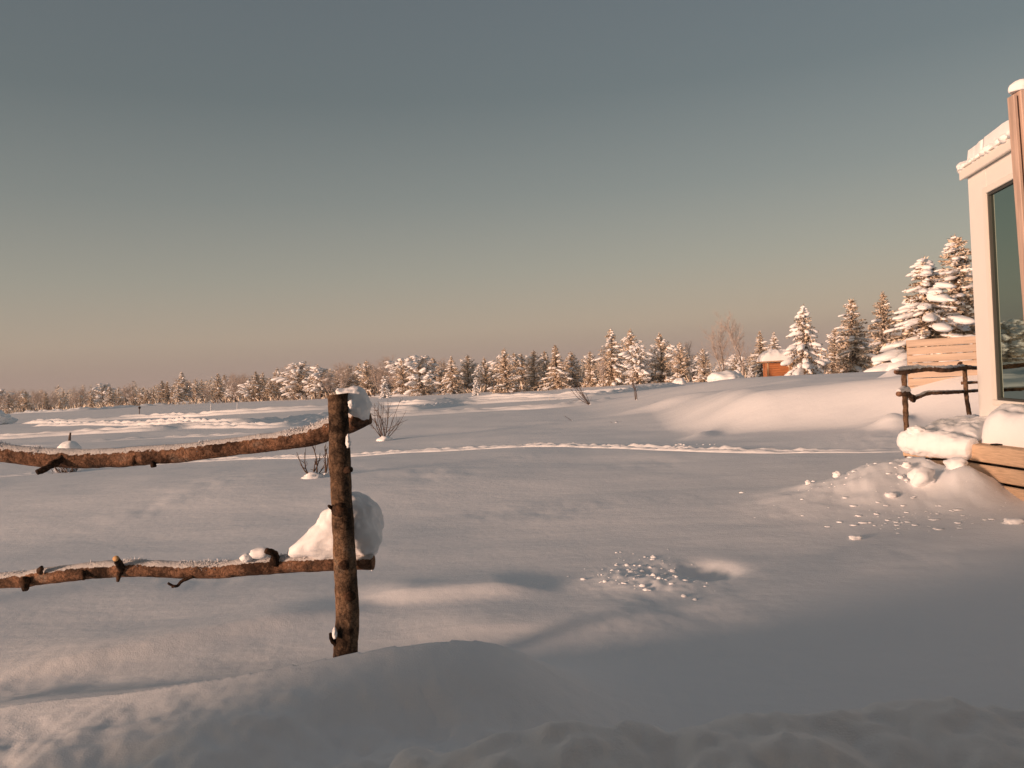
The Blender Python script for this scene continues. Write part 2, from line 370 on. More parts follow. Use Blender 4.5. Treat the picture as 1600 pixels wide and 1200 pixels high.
    zb = (.675 + .02 * np.sin(x * 3.2 + 1.0) + .03 * noise3(x * 3.2, y * 2, .3) + .022 * noise3(x * 7, y * 5, .3) + .010 * noise3(x * 17, y * 13, .3)) * (1 - ss(-.05, .75, y - yb)) * (1 - ss(2.5, 6, np.abs(x)))
    z = np.where((y < 2.6) & (zb * lx > z), zb * lx, z)
    z = z + (.012 * fbm(x * 9, y * 9, .5, 3) + .005 * fbm(x * 22, y * 22, .8, 2) * (y < 2.1)) * (1 - ss(2.2, 3.2, y)) * (r < 6)
    return z
def hz(x, y): return float(height(np.array([x]), np.array([y]))[0])

def build_ground():
    rs = [0.35]
    while rs[-1] < 6000:
        r = rs[-1]
        d = min(max(r * r / (1.4 * 800) * 1.1, 0.02), 0.012 * r)
        if r < 2.2: d = 0.02
        if r > 110: d = 0.035 * r
        rs.append(r + d)
    rs = np.array(rs)
    a = np.concatenate([np.linspace(-50, 50, 600, endpoint=False), np.linspace(50, 310, 90, endpoint=False)]) * np.pi / 180
    Rr, A = np.meshgrid(rs, a, indexing='ij')
    x = Rr * np.sin(A); y = Rr * np.cos(A); z = height(x, y)
    m, n = x.shape
    V = np.stack([x, y, z], -1).reshape(-1, 3)
    i = np.arange(m - 1)[:, None] * n; j = np.arange(n)[None, :]; j2 = (j + 1) % n
    F = np.stack([i + j, i + n + j, i + n + j2, i + j2], -1).reshape(-1, 4)
    # close the small disc under the viewpoint
    V = np.vstack([V, [[0, 0, float(z[0].mean())]]]); c = len(V) - 1
    jj = np.arange(n); cf = np.stack([np.full(n, c), jj, (jj + 1) % n, (jj + 1) % n], -1)
    o = mesh_obj('snow_ground', V, F[:, ::-1].copy()[:, [0, 1, 2, 3]], M['ground'])
    tri = np.stack([np.full(n, c), (jj + 1) % n, jj], -1)
    d = mesh_obj('snow_patch_underfoot', V[np.unique(tri)], np.searchsorted(np.unique(tri), tri), M['ground'], o)
    o.data.flip_normals(); d.data.flip_normals()
    tag(o, 'smooth wind-packed snow covering the ground', None, None, 'structure')
    return o
ground = build_ground()

# churned vehicle and ski tracks: low rough banks of snow lying on the field
def track(name, label, pix, width, hgt, step, seed, lumpy=0.5, nsx=.55, nsy=.35):
    pts = [G(*p) for p in pix]
    C, _, s = resample(pts, [1] * len(pts), step)
    T = np.gradient(C, axis=0); T /= np.linalg.norm(T, axis=1)[:, None]
    N = np.stack([-T[:, 1], T[:, 0]], -1); N[N[:, 1] < 0] *= -1
    k = 13; u = np.linspace(-1, 1, k)
    prof = np.exp(-((u + .45) / .25) ** 2) * .7 + np.exp(-((u - .4) / .3) ** 2) - .25 * np.exp(-(u / .25) ** 2)
    wv = width * (1 + .25 * noise3(s / 7, seed, .1))
    X = C[:, None, 0] + N[:, None, 0] * u[None] * wv[:, None]; Y = C[:, None, 1] + N[:, None, 1] * u[None] * wv[:, None]
    nz = fbm(X / nsx + seed, Y / nsy, .2, 3); n2 = noise3(s / 5.0, seed + 4, .6)[:, None]
    hh = hgt * prof[None] * np.clip(1 + lumpy * 1.3 * nz + .35 * n2, 0.25, 2.4)
    fade = ss(0, 2, s) * ss(0, 2, s[-1] - s)
    Z = height(X, Y) + hh * (1 - np.abs(u[None]) ** 6) * fade[:, None] + .004 - .05 * (np.abs(u[None]) > .99)
    V = np.stack([X, Y, Z], -1).reshape(-1, 3); m = len(C)
    i = np.arange(m - 1)[:, None] * k; j = np.arange(k - 1)[None]
    F = np.stack([i + j, i + j + 1, i + k + j + 1, i + k + j], -1).reshape(-1, 4)
    o = mesh_obj(name, V, F, M['track'])
    n = o.data.polygons[len(F) // 2].normal
    if n.z < 0: o.data.flip_normals()
    return tag(o, label, None, None, 'structure')
track('snow_track', 'wide churned vehicle track across the snowfield', [(-120, 688), (0, 685), (112, 679), (225, 674), (315, 668), (430, 666), (515, 658), (640, 650), (760, 642), (850, 637), (920, 632), (975, 627)], .55, .19, .12, 1.0, .42, 1.3, .25)
track('snow_track', 'vehicle track in the middle of the snowfield', [(60, 665), (180, 664), (250, 663), (360, 664), (515, 650), (600, 644), (660, 640), (720, 633), (860, 625), (940, 620), (1070, 608)], .55, .22, .16, 5.0, .42, 1.6, .3)
track('snow_track', 'far vehicle track below the treeline', [(40, 662), (120, 659), (225, 653), (340, 649), (500, 640), (600, 633), (660, 631), (745, 625), (870, 619), (1000, 613)], .6, .24, .2, 9.0, .42, 1.8, .35)
track('snow_track', 'rough snow edge at the foot of the far trees', [(30, 646), (110, 644), (200, 638), (300, 632), (400, 627), (520, 622), (640, 618), (760, 612)], 1.5, .25, .3, 13.0, .8, 1.6, .8)
track('footpath', 'narrow trodden footpath across the near snow', [(-40, 746), (40, 741), (200, 726), (340, 718), (450, 714), (580, 712), (700, 709), (850, 706), (1000, 709), (1100, 711), (1250, 709), (1408, 708)], .22, .05, .025, 21.0, .7, .35, .08)
track('snow_track', 'faint sled track on the near side of the field', [(-40, 700), (60, 697), (150, 690), (270, 682), (420, 676)], .35, .05, .15, 33.0, .9)

# ------------------------------------------------------------------ rustic log fence in front
def dep(px): return 3.82 + (527 - px) / 727 * 0.33
PXM = 3.75 / FPX
fence = thing('log_fence', P(540, 1070, 3.7), 'rustic bark-covered log fence with two rails in the left foreground', 'fence')
def plog(pix, dfun, wscale=None):
    pts = [P(a, b_, dfun(a)) for a, b_, *_ in pix]; rad = [w / 2 * .93 * dfun(a) / FPX for a, b_, w in pix]
    return pts, rad
pp = [(527, 616, 37), (528, 628, 33), (530, 680, 34), (533, 760, 35), (536, 820, 36), (540, 900, 38), (543, 960, 39), (540, 1020, 41), (538, 1100, 43)]
pts, rad = plog(pp, lambda a: 3.68)
pts[-1].z = hz(pts[-1].x, pts[-1].y) - .15
V, F = tube(pts, rad, .007, 44, .055, 15, [(.52, -1.3, .016, .03), (.78, -1.6, .014, .03), (.93, -1.2, .014, .035), (.3, -.5, .008, .05)])
post = mesh_obj('post', V, F, M['post'], fence)
def stub(pix, d0, d1, w0, w1, parent, name='branch_stub', mt='knot', cut=False):
    n = len(pix); pts = [P(x, y, d0 + (d1 - d0) * i / (n - 1)) for i, (x, y) in enumerate(pix)]
    rad = [(w0 + (w1 - w0) * i / (n - 1)) / 2 * .82 * PXM for i in range(n)]
    V, F = tube(pts, rad, .006, 14, .32, 40)
    o = mesh_obj(name, V, F, M[mt], parent)
    if cut:
        e = pts[-1]; t = (pts[-1] - pts[-2]).normalized()
        V, F = tube([e - t * .002, e + t * .004], [rad[-1] * .98] * 2, .002, 14)
        mesh_obj('cut_end', V, F, M['cutwood'], o)
    return o
stub([(530, 797), (534, 796)], 3.66, 3.585, 27, 22, post); stub([(536, 882), (538, 884)], 3.66, 3.60, 20, 16, post)
stub([(544, 930), (548, 932)], 3.66, 3.60, 22, 17, post); stub([(528, 1005), (520, 1000), (516, 990)], 3.66, 3.62, 16, 5, post)
stub([(520, 795), (513, 790)], 3.66, 3.63, 8, 4, post); stub([(535, 738), (549, 733)], 3.67, 3.62, 20, 9, post)
ur = [(-900, 640, 32), (-330, 672, 30), (-60, 697, 30), (0, 707, 31), (60, 714, 32), (110, 716, 33), (180, 715, 32), (240, 711, 32), (300, 706, 31), (370, 697, 31), (430, 690, 32), (480, 682, 34), (515, 671, 36), (545, 661, 33), (576, 650, 29)]
lr = [(-900, 938, 30), (-330, 918, 27), (0, 907, 27), (60, 901, 28), (120, 894, 28), (180, 889, 29), (240, 888, 28), (300, 891, 28), (350, 890, 28), (400, 884, 30), (450, 881, 30), (520, 879, 28), (583, 878, 25)]
def rail(pix, knots):
    pts, rad = plog(pix, dep); V, F = tube(pts, rad, .009, 36, .08, 11, knots)
    return mesh_obj('rail', V, F, M['rail'], fence), pts, rad
rng = random.Random(4)
kn = [(rng.uniform(.3, 2.6), rng.uniform(0, 6.28), rng.uniform(.008, .016), rng.uniform(.025, .045)) for _ in range(16)]
rail_u, pu, ru_ = rail(ur, kn)
kn = [(rng.uniform(.3, 2.6), rng.uniform(0, 6.28), rng.uniform(.008, .017), rng.uniform(.02, .04)) for _ in range(16)]
rail_l, pl, rl_ = rail(lr, kn)
stub([(98, 716), (82, 726), (58, 739)], 3.98, 3.86, 16, 10, rail_u); stub([(238, 714), (240, 730)], 3.93, 3.92, 16, 9, rail_u)
stub([(212, 712), (206, 727)], 3.93, 3.92, 14, 9, rail_u);
stub([(190, 889), (186, 880), (181, 873)], 3.93, 3.86, 15, 12, rail_l, cut=True); stub([(187, 895), (184, 909)], 3.93, 3.91, 13, 5, rail_l)
stub([(302, 900), (285, 908), (275, 916), (262, 911)], 3.89, 3.85, 8, 4, rail_l, 'twig'); stub([(275, 915), (268, 918)], 3.86, 3.85, 5, 3, rail_l, 'twig')
stub([(38, 905), (40, 922)], 3.99, 3.96, 24, 12, rail_l); stub([(430, 880), (428, 866), (415, 860)], 3.83, 3.77, 20, 10, rail_l)
stub([(128, 893), (131, 905)], 3.95, 3.92, 13, 8, rail_l); stub([(62, 893), (65, 886)], 3.98, 3.94, 13, 7, rail_l)
# next post, well left of the picture, that carries the other ends
pts = [P(-850, 600, 4.38), P(-848, 800, 4.38), P(-845, 1075, 4.38)]; pts[-1].z = -.1
V, F = tube(pts, [.055, .058, .062], .015, 20, .09, 26); mesh_obj('post', V, F, M['post'], fence)
# hoar frost bristling along the tops of the rails
def hoar(pts, rad, n, parent, seed, L=.012):
    r_ = np.random.RandomState(seed); C, rr, s = resample(pts, rad, .01)
    k = r_.randint(2, len(C) - 2, n); a = r_.normal(0, .55, n); T = C[k + 1] - C[k - 1]; T /= np.linalg.norm(T, axis=1)[:, None]
    side = np.cross(T, [0, 0, 1]); side /= np.linalg.norm(side, axis=1)[:, None]; upn = np.cross(side, T)
    D = side * np.sin(a)[:, None] + upn * np.cos(a)[:, None]
    dens = fbm(C[k, 0] * 5, C[k, 2] * 5, seed, 2); keep = (dens + .35 * (C[k, 0] > -1.55) * (seed == 1)) > .12
    B = C[k] + D * (rr[k] * .97)[:, None] + T * r_.uniform(-.01, .01, (n, 1))
    tip = B + (D + r_.normal(0, .5, (n, 3))) * (L * r_.uniform(.4, 1.5, n))[:, None] * (1 + np.clip(dens, 0, 1))[:, None]
    w = np.cross(D, r_.normal(0, 1, (n, 3))); w /= np.linalg.norm(w, axis=1)[:, None]; w *= .003
    V = np.stack([B - w, B + w, tip], 1)[keep].reshape(-1, 3); F = np.arange(len(V)).reshape(-1, 3)
    return tag(mesh_obj('hoar_frost', V, F, M['hoar'], parent, smooth=False), kind='stuff')
hoar(pu, ru_, 13000, rail_u, 1, .0055); hoar(pl, rl_, 11000, rail_l, 2, .005)
# snow resting on the fence
def outl(pix, d): return [P(x, y, d) for x, y in pix]
V, F = inflate(outl([(511, 617), (520, 609), (535, 606), (558, 605), (572, 611), (578, 625), (577, 645), (574, 657), (560, 651), (549, 646), (545, 630), (540, 620), (525, 617)], 3.77), P(553, 627, 3.77), .085, 5, .012, 14)
tag(mesh_obj('snow_lump', V, F, M['snow'], None, P(545, 655, 3.8)), 'grey snow cap slumped over the top of the near fence post', 'snow')
V, F = inflate(outl([(436, 868), (470, 845), (500, 815), (515, 790), (530, 772), (552, 770), (574, 780), (590, 800), (598, 825), (594, 850), (586, 870), (570, 868), (520, 867), (470, 868)], 3.86), P(548, 830, 3.86), .11, 5, .02, 11)
tag(mesh_obj('snow_clump', V, F, M['snow'], None, P(548, 868, 3.86)), 'large rounded snow clump on the lower fence rail behind the post', 'snow')
for (a_, b_, c_, w_, lb) in [(408, 864, 3.8, (.055, .03, .026), 'small patch of snow on the lower rail left of the clump'), (385, 872, 3.84, (.03, .03, .022), 'tiny dab of snow on the lower rail, left of the small patch')]:
    V, F = blob(P(a_, b_, c_), w_, 3, .2, 2, a_ * .1); tag(mesh_obj('snow_patch', V, F, M['snow'], None, P(a_, b_ + 6, c_)), lb, 'snow')
V, F = tube([P(583, 866, 3.84), P(583, 884, 3.83), P(581, 892, 3.83)], [.012, .008, .003], .006, 8, .3, 60); mesh_obj('icicle', V, F, M['snow'], rail_l)
for c_, w_ in [(P(549, 632, 3.655), (.015, .018, .02)), (P(544, 690, 3.63), (.011, .014, .03)), (P(523, 990, 3.615), (.010, .012, .026))]:
    V, F = blob(c_, w_, 3, .35, 2.5, w_[0] * 100); mesh_obj('frozen_snow', V, F, M['snow'], post)

# ------------------------------------------------------------------ cabin and deck at the right
DECKZ = .50
C0 = np.array([4.55, 8.0]); A0 = np.array([4.19, 8.62]); B0 = np.array([5.95, 10.35]); N0 = np.array([4.80, 5.4]); FR = np.array([9.5, 10.6]); NR = np.array([9.5, 5.4])
deck = thing('timber_deck', (5.4, 8.0, hz(5.4, 8.0)), 'low timber deck with pale skirting boards in front of the white cabin', 'deck')
poly = [N0, C0, A0, B0, FR, NR]
V = [(p[0], p[1], DECKZ - .05) for p in poly] + [(p[0], p[1], DECKZ - .012) for p in poly]; n = len(poly)
mesh_obj('floor', V, [tuple(range(n)), tuple(range(2 * n - 1, n - 1, -1))] + [(i, i + n, (i + 1) % n + n, (i + 1) % n) for i in range(n)], M['pine'], deck, smooth=False)
def board(name, p, q, z, hgt, th, mt, parent, off=0.0, bev=.008):
    p = np.array(p); q = np.array(q); dvec = q - p; L = np.linalg.norm(dvec); dvec = dvec / L; nv = np.array([-dvec[1], dvec[0]])
    c = (p + q) / 2 + nv * off
    return box(name, (c[0], c[1], z), (dvec[0], dvec[1], 0), (nv[0], nv[1], 0), Z3, L, th, hgt, mt, parent, bev)
for k, (z, hh) in enumerate([(.405, .165), (.225, .145), (.055, .145)]):
    board('skirt_board', N0, C0, z, hh, .03, M['pine2'], deck, off=.016 + .003 * k)
for k, (z, hh) in enumerate([(.405, .165), (.225, .145), (.055, .145)]):
    board('skirt_board', C0 + (A0 - C0) * .02, A0, z, hh, .03, M['pine2'], deck, off=.016)
for t in (.12, .5, .9):
    c = N0 + (C0 - N0) * t; box('joist_post', (c[0] + .09, c[1], .2), X3, Y3, Z3, .09, .09, .6, M['dark'], deck, .004)
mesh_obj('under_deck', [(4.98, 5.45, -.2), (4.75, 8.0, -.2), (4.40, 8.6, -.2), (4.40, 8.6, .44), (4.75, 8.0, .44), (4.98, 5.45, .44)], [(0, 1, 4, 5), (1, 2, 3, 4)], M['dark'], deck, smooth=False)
mesh_obj('bark_edge', *tube([(C0[0] - .035, C0[1] + .02, .52), (C0[0] - .04, C0[1] + .015, .42), (C0[0] - .03, C0[1] + .01, .33), (C0[0] + .03, C0[1] - .12, .315)], [.014, .016, .014, .01], .01, 10, .4, 50), M['knot'], deck)

def slab(q, t, base, nu=60, nv=30, pu_=10, pv=6, rough=.03, fr_=3.0, tf=None):
    """a rounded snow slab over the quad q (4 ground points, counter-clockwise), closed below"""
    q = [np.array(p, float) for p in q]
    u = np.linspace(0, 1, nu); v = np.linspace(0, 1, nv); U, W = np.meshgrid(u, v, indexing='ij')
    XY = ((1 - U) * (1 - W))[..., None] * q[0] + (U * (1 - W))[..., None] * q[1] + (U * W)[..., None] * q[2] + ((1 - U) * W)[..., None] * q[3]
    e = (np.clip(1 - np.abs(2 * U - 1) ** pu_, 0, 1) * np.clip(1 - np.abs(2 * W - 1) ** pv, 0, 1)) ** .45
    tt = t * (tf(U, W) if tf else 1)
    Z = base + tt * e * (1 + .25 * fbm(XY[..., 0] * 1.7, XY[..., 1] * 1.7, base, 2)) + rough * fbm(XY[..., 0] * fr_ * 2, XY[..., 1] * fr_ * 2, base, 3) * e
    V = np.concatenate([np.concatenate([XY, Z[..., None]], -1).reshape(-1, 3), np.concatenate([XY, np.full(Z.shape + (1,), base - .002)], -1).reshape(-1, 3)])
    n = nu * nv; i = np.arange(nu - 1)[:, None] * nv; j = np.arange(nv - 1)[None]
    F = np.stack([i + j, i + nv + j, i + nv + j + 1, i + j + 1], -1).reshape(-1, 4)
    F = np.concatenate([F, F[:, ::-1] + n])
    b = np.concatenate([np.arange(nu) * nv, (nu - 1) * nv + np.arange(1, nv), (np.arange(nu - 1)[::-1]) * nv + nv - 1, np.arange(1, nv - 1)[::-1]])
    b2 = np.roll(b, -1); F = np.concatenate([F, np.stack([b2, b, b + n, b2 + n], -1)])
    return V, F
V, F = slab([(4.86, 5.5), (5.6, 5.5), (5.33, 8.85), (4.66, 8.02)], .35, DECKZ - .010, 40, 90, 5, 14, .03, 3)
tag(mesh_obj('deck_snow', V, F, M['snow'], None, (5.1, 7.2, DECKZ)), 'thick rounded snow pile on the deck below the cabin window', 'snow')
V, F = slab([(4.72, 8.15), (5.45, 9.0), (5.93, 10.25), (4.30, 8.72)], .15, DECKZ - .008, 50, 50, 5, 5, .03, 4)
tag(mesh_obj('deck_snow', V, F, M['snow'], None, (5.0, 9.0, DECKZ)), 'thin shaded snow on the deck corner inside the log railing', 'snow')
V, F = tube([P(1418, 690, 8.50), P(1440, 691, 8.42), P(1470, 694, 8.25), P(1500, 698, 8.05), P(1519, 702, 7.93)], [.10, .145, .14, .125, .10], .012, 40, .16, 5)
V = np.asarray(V); V[:, 2] += .012 * fbm(V[:, 0] * 16, V[:, 1] * 16, V[:, 2] * 16, 2)
e0 = blob(P(1419, 690, 8.50), (.105, .105, .125), 4, .12, 2, 3.); 
e1 = blob(P(1432, 672, 8.44), (.09, .09, .05), 4, .2, 2, 8.)
V, F = join([(V, F), e0, e1])
tag(mesh_obj('snow_roll', V, F, M['snow'], None, (4.35, 8.3, .4)), 'fat roll of snow hanging over the deck edge by the log railing', 'snow')

# log railing
rl = thing('log_railing', (A0[0], A0[1], hz(A0[0], A0[1])), 'dark crooked log railing at the far end of the deck', 'railing')
def dd(px): return 8.62 + np.clip((px - 1413) / (1509 - 1413), -.2, 1.6) * (10.25 - 8.62)
def rlog(name, pix, d=None, kn=()):
    f = (lambda a: d) if d else dd
    pts = [P(a, b_, f(a)) for a, b_, w in pix]; rad = [w / 2 * .82 * f(a) / FPX for a, b_, w in pix]
    V, F = tube(pts, rad, .02, 16, .2, 16, kn); return mesh_obj(name, V, F, M['rail'] if name == 'rail' else M['post'], rl)
pA = [(1413, 580, 9), (1413, 600, 10), (1415, 640, 10), (1417, 690, 9), (1418, 745, 9)]
rlog('post', pA, 8.62); rlog('post', [(1507, 570, 9), (1508, 590, 8), (1510, 620, 8), (1515, 650, 8), (1518, 682, 9)], 10.2)
r1 = rlog('rail', [(1400, 581, 9), (1410, 581, 12), (1430, 578, 11), (1455, 576, 11), (1475, 578, 10), (1500, 575, 11), (1512, 574, 9), (1530, 575, 7), (1548, 575, 6)])
r2 = rlog('rail', [(1404, 615, 11), (1416, 614, 12), (1423, 620, 9), (1427, 622, 9), (1436, 619, 9), (1450, 614, 9), (1475, 613, 8), (1500, 612, 7), (1530, 610, 6), (1545, 610, 6)])
rlog('rail', [(1503, 598, 8), (1512, 598, 6), (1530, 597, 5), (1546, 597, 5)], 10.28)
V, F = tube([P(1497, 577, 10.1), P(1499, 568, 10.08), P(1504, 567, 10.06)], [.03, .02, .012], .01, 8, .3, 40); mesh_obj('branch_stub', V, F, M['knot'], r1)
V, F = tube([P(1425, 621, 8.8), P(1428, 627, 8.75)], [.04, .02], .01, 8, .3, 40); mesh_obj('branch_stub', V, F, M['knot'], r2)
hp = [P(a, b_, dd(a)) for a, b_ in [(1402, 578), (1430, 575), (1470, 575), (1505, 572)]]
V, F = tube([p + Vector((0, 0, .005)) for p in hp], [.022, .026, .02, .016], .02, 10, .6, 14); mesh_obj('frost_crust', V, F, M['hoar'], r1)
hp = [P(a, b_, dd(a)) for a, b_ in [(1404, 611), (1414, 608), (1420, 611)]]
V, F = tube(hp, [.025, .045, .02], .01, 10, .3, 14); mesh_obj('frost_crust', V, F, M['hoar'], r2)

# cabin
wd = np.array([-.18, -.984, 0]); wd /= np.linalg.norm(wd); wnv = np.array([-wd[1], wd[0], 0]) * -1      # along the wall towards us; outward (left)
if wnv[0] > 0: wnv = -wnv
K = np.array([5.41, 9.30, 0.]); ZT = 3.42
cabin = thing('white_cabin', (K[0], K[1], DECKZ), 'white flat-roofed cabin with a tall window at the right edge', 'cabin')
def wbox(name, s0, s1, z0, z1, n0, n1, mt, parent=cabin, bev=.006):
    c = K + wd * (s0 + s1) / 2 + wnv * (n0 + n1) / 2 + np.array([0, 0, (z0 + z1) / 2])
    return box(name, c, wd, wnv, Z3, s1 - s0, abs(n1 - n0), z1 - z0, mt, parent, bev)
wbox('corner_panel', 0, .50, DECKZ - .05, ZT, -.14, 0, M['white'])
wbox('header_panel', .502, 3.2, ZT - .22, ZT, -.14, -.003, M['white'])
wbox('sill_panel', .502, 3.2, DECKZ - .05, .80, -.14, -.003, M['white'])
wbox('end_panel', 2.8, 3.2, .802, ZT - .222, -.14, -.003, M['white'])
c = K - wnv * 1.9 + wd * -.001
box('rear_wall', K - wnv * 2.1 + wd * .07 + np.array([0, 0, (ZT + DECKZ) / 2]), wd, wnv, Z3, .14, 3.9, ZT - DECKZ - .02, M['white'], cabin)
box('near_wall', K - wnv * 2.1 + wd * 3.12 + np.array([0, 0, (ZT + DECKZ) / 2]), wd, wnv, Z3, .14, 3.9, ZT - DECKZ - .02, M['white'], cabin)
box('side_wall', K - wnv * 4.1 + wd * 1.6 + np.array([0, 0, (ZT + DECKZ) / 2]), wd, wnv, Z3, 3.2, .14, ZT - DECKZ - .02, M['white'], cabin)
roof = box('roof', K - wnv * 2.08 + wd * 1.60 + np.array([0, 0, ZT + .045]), wd, wnv, Z3, 3.30, 4.24, .085, M['whitetrim'], cabin, .01)
wbox('fascia', -.07, 3.26, ZT - .01, ZT + .10, .042, .066, M['whitetrim'], roof)
wbox('drip_edge', -.09, 3.28, ZT + .102, ZT + .118, -.05, .085, M['whitetrim'], roof)
win = wbox('window', .44, 2.8, .80, .86, -.05, .02, M['whitetrim'])
wbox('frame', .44, .515, .862, ZT - .222, -.05, .02, M['whitetrim'], win); wbox('frame', 2.72, 2.8, .862, ZT - .222, -.05, .02, M['whitetrim'], win)
wbox('frame', .516, 2.719, ZT - .29, ZT - .222, -.05, .02, M['whitetrim'], win)
wbox('gasket', .516, .550, .862, ZT - .292, -.045, .0, M['gasket'], win); wbox('gasket', .551, 2.719, ZT - .32, ZT - .292, -.045, .0, M['gasket'], win); wbox('gasket', .551, 2.719, .862, .885, -.045, .0, M['gasket'], win)
wbox('mullion', 1.30, 1.36, .886, ZT - .321, -.045, .0, M['gasket'], win)
wbox('pane', .552, 1.299, .886, ZT - .322, -.035, -.025, M['glass'], win, 0); wbox('pane', 1.361, 2.718, .886, ZT - .322, -.035, -.025, M['glass'], win, 0)
# curtain: pleated sheet inside
s = np.linspace(.53, 1.25, 120); Vc = []
for z in (.78, ZT - .25):
    for k, t in enumerate(s): Vc.append(K + wd * t + wnv * (-.20 + .03 * math.sin(t * 52) + .012 * math.sin(t * 23)) + np.array([0, 0, z]))
nn = len(s); mesh_obj('curtain', Vc, [(i, i + 1, nn + i + 1, nn + i) for i in range(nn - 1)], M['curtain'], cabin)
box('floor_inside', K - wnv * 2.1 + wd * 1.6 + np.array([0, 0, DECKZ + .02]), wd, wnv, Z3, 2.9, 3.8, .03, M['room'], cabin)
# snow cut into blocks on the roof
rs_ = random.Random(3)
for k, (s0, s1, h_) in enumerate([(-.05, .36, .24), (.364, 3.1, .26)]):
    p = [K + wd * s0 + wnv * .0, K + wd * s0 - wnv * 3.9, K + wd * s1 - wnv * 3.9, K + wd * s1 + wnv * .0]
    V, F = slab([q[:2] for q in p][::-1], h_, ZT + .092, 140, 60, 130, 60, .012, 3)
    tag(mesh_obj('roof_snow', V, F, M['snow'], None, tuple((K + wd * (s0 + s1) / 2)[:2]) + (ZT + .09,)),
        ['short block of roof snow at the far corner of the white cabin', 'long slab of roof snow running behind the brown timber post'][k], 'snow', 'snow blocks on the cabin roof')
prt = []
rs2 = np.random.RandomState(5)
for k in range(26):
    t = k / 25 * 2.6 - .06; a = .05 if k else .075
    prt.append(blob(K + wd * t + wnv * (.02 + rs2.uniform(-.03, .03)) + np.array([0, 0, ZT + .118 + .012]), (.06 + rs2.uniform(0, .03), .06 + rs2.uniform(0, .04), a * .7 + rs2.uniform(0, .03)), 3, .25, 2, k * 1.7))
V, F = join(prt); tag(mesh_obj('eave_snow', V, F, M['snow'], None, tuple(K[:2]) + (ZT + .15,)), 'crumbled rim of snow along the cabin roof edge', 'snow')

# brown timber post beside the cabin
tp = thing('timber_post', (4.83, 7.42, DECKZ), 'tall brown stained timber post with a snow cap at the right edge', 'post')
zt = P(1580, 142, 7.40).z
tx = P(1583, 142, 7.40).x
lv = Vector((-.026, 0, 1)).normalized(); lx_ = Vector((1, 0, .026)).normalized(); zm = (zt + DECKZ) / 2; sh = .026 * (zt - DECKZ) / 2
box('post', (tx + .155 + sh, 7.45, zm), lv, lx_, Y3, zt - DECKZ, .20, .14, M['brownpost'], tp, .008)
box('trim_board', (tx + .018 + sh, 7.45, zm - .02), lv, lx_, Y3, zt - DECKZ - .03, .034, .10, M['brownpost'], tp, .006)
box('trim_board', (tx + .29 + sh, 7.45, zm - .02), lv, lx_, Y3, zt - DECKZ - .03, .034, .10, M['brownpost'], tp, .006)
V, F = blob((tx + .155, 7.45, zt + .03), (.15, .09, .085), 4, .08, 1.5, 2., .8); V[:, 2] = np.maximum(V[:, 2], zt + .001)
tag(mesh_obj('snow_lump', V, F, M['snow'], None, (tx + .15, 7.45, zt)), 'white snow cap on top of the brown timber post', 'snow')

# slatted screens behind the railing
def screen(name, label, pl_, pr_, d0, d1, ztop_l, nsl, pitch, hgt, seed):
    a = P(pl_, 560, d0); b_ = P(pr_, 560, d1); zt_ = ztop_l
    t = thing(name, (a.x, a.y, hz(a.x, a.y)), label, 'fence')
    dv = np.array([b_.x - a.x, b_.y - a.y]); L = np.linalg.norm(dv); dv /= L; rg = random.Random(seed)
    for k in range(nsl):
        o = board('slat', (a.x, a.y), (b_.x, b_.y), zt_ - pitch * (k + .5), hgt, .024, M['slat'], t, off=rg.uniform(-.004, .004), bev=.003)
    for s_ in np.linspace(.04, L - .04, 3):
        q = np.array([a.x, a.y]) + dv * s_; nvv = np.array([-dv[1], dv[0]]); zb = hz(q[0], q[1]) - .1
        box('post', (q[0] + nvv[0] * .05, q[1] + nvv[1] * .05, (zt_ + zb) / 2), Z3, X3, Y3, zt_ - zb - .02, .07, .07, M['pine'], t, .004)
    return t
zs = P(1418, 531, 15.5).z
screen('slat_screen', 'pale slatted timber screen standing behind the dark log railing', 1418, 1640, 15.5, 14.6, zs, 8, .150, .137, 1)
# ------------------------------------------------------------------ snow chunks
def chunk_at(px, py, d, w, hgt, seed, label):
    p = P(px, py, d); z = hz(p.x, p.y)
    V, F = blob((p.x, p.y, z + hgt * .30), (w / 2, w * .42, hgt / 2), 3, .38, 1.5, seed, .9)
    return tag(mesh_obj('snow_chunk', V, F, M['snow'], None, (p.x, p.y, z)), label, 'snow chunk', 'snow chunks on the heap beside the deck')
chunk_at(1440, 758, 7.65, .23, .19, 1.2, 'largest pointed snow chunk on the heap beside the deck')
chunk_at(1418, 742, 7.95, .08, .07, 2.2, 'small round snow chunk just above the largest chunk on the heap')
chunk_at(1496, 740, 7.75, .20, .13, 3.2, 'long snow chunk against the lower deck boards')
chunk_at(1392, 775, 7.45, .11, .05, 4.1, 'flat snow chunk below and left of the largest chunk')
chunk_at(1308, 750, 8.4, .08, .08, 5.9, 'lone upright snow chunk at the left foot of the heap')
chunk_at(1262, 754, 8.3, .05, .05, 6.3, 'leftmost small snow chunk beside the heap')
chunk_at(1408, 753, 7.8, .07, .05, 7.3, 'small snow chunk immediately left of the largest chunk')
chunk_at(1585, 798, 6.6, .14, .05, 8.8, 'flat snow chunk on the shaded snow near the right edge')
chunk_at(1336, 827, 6.35, .09, .04, 9.4, 'low snow chunk nearest the viewer in front of the heap')
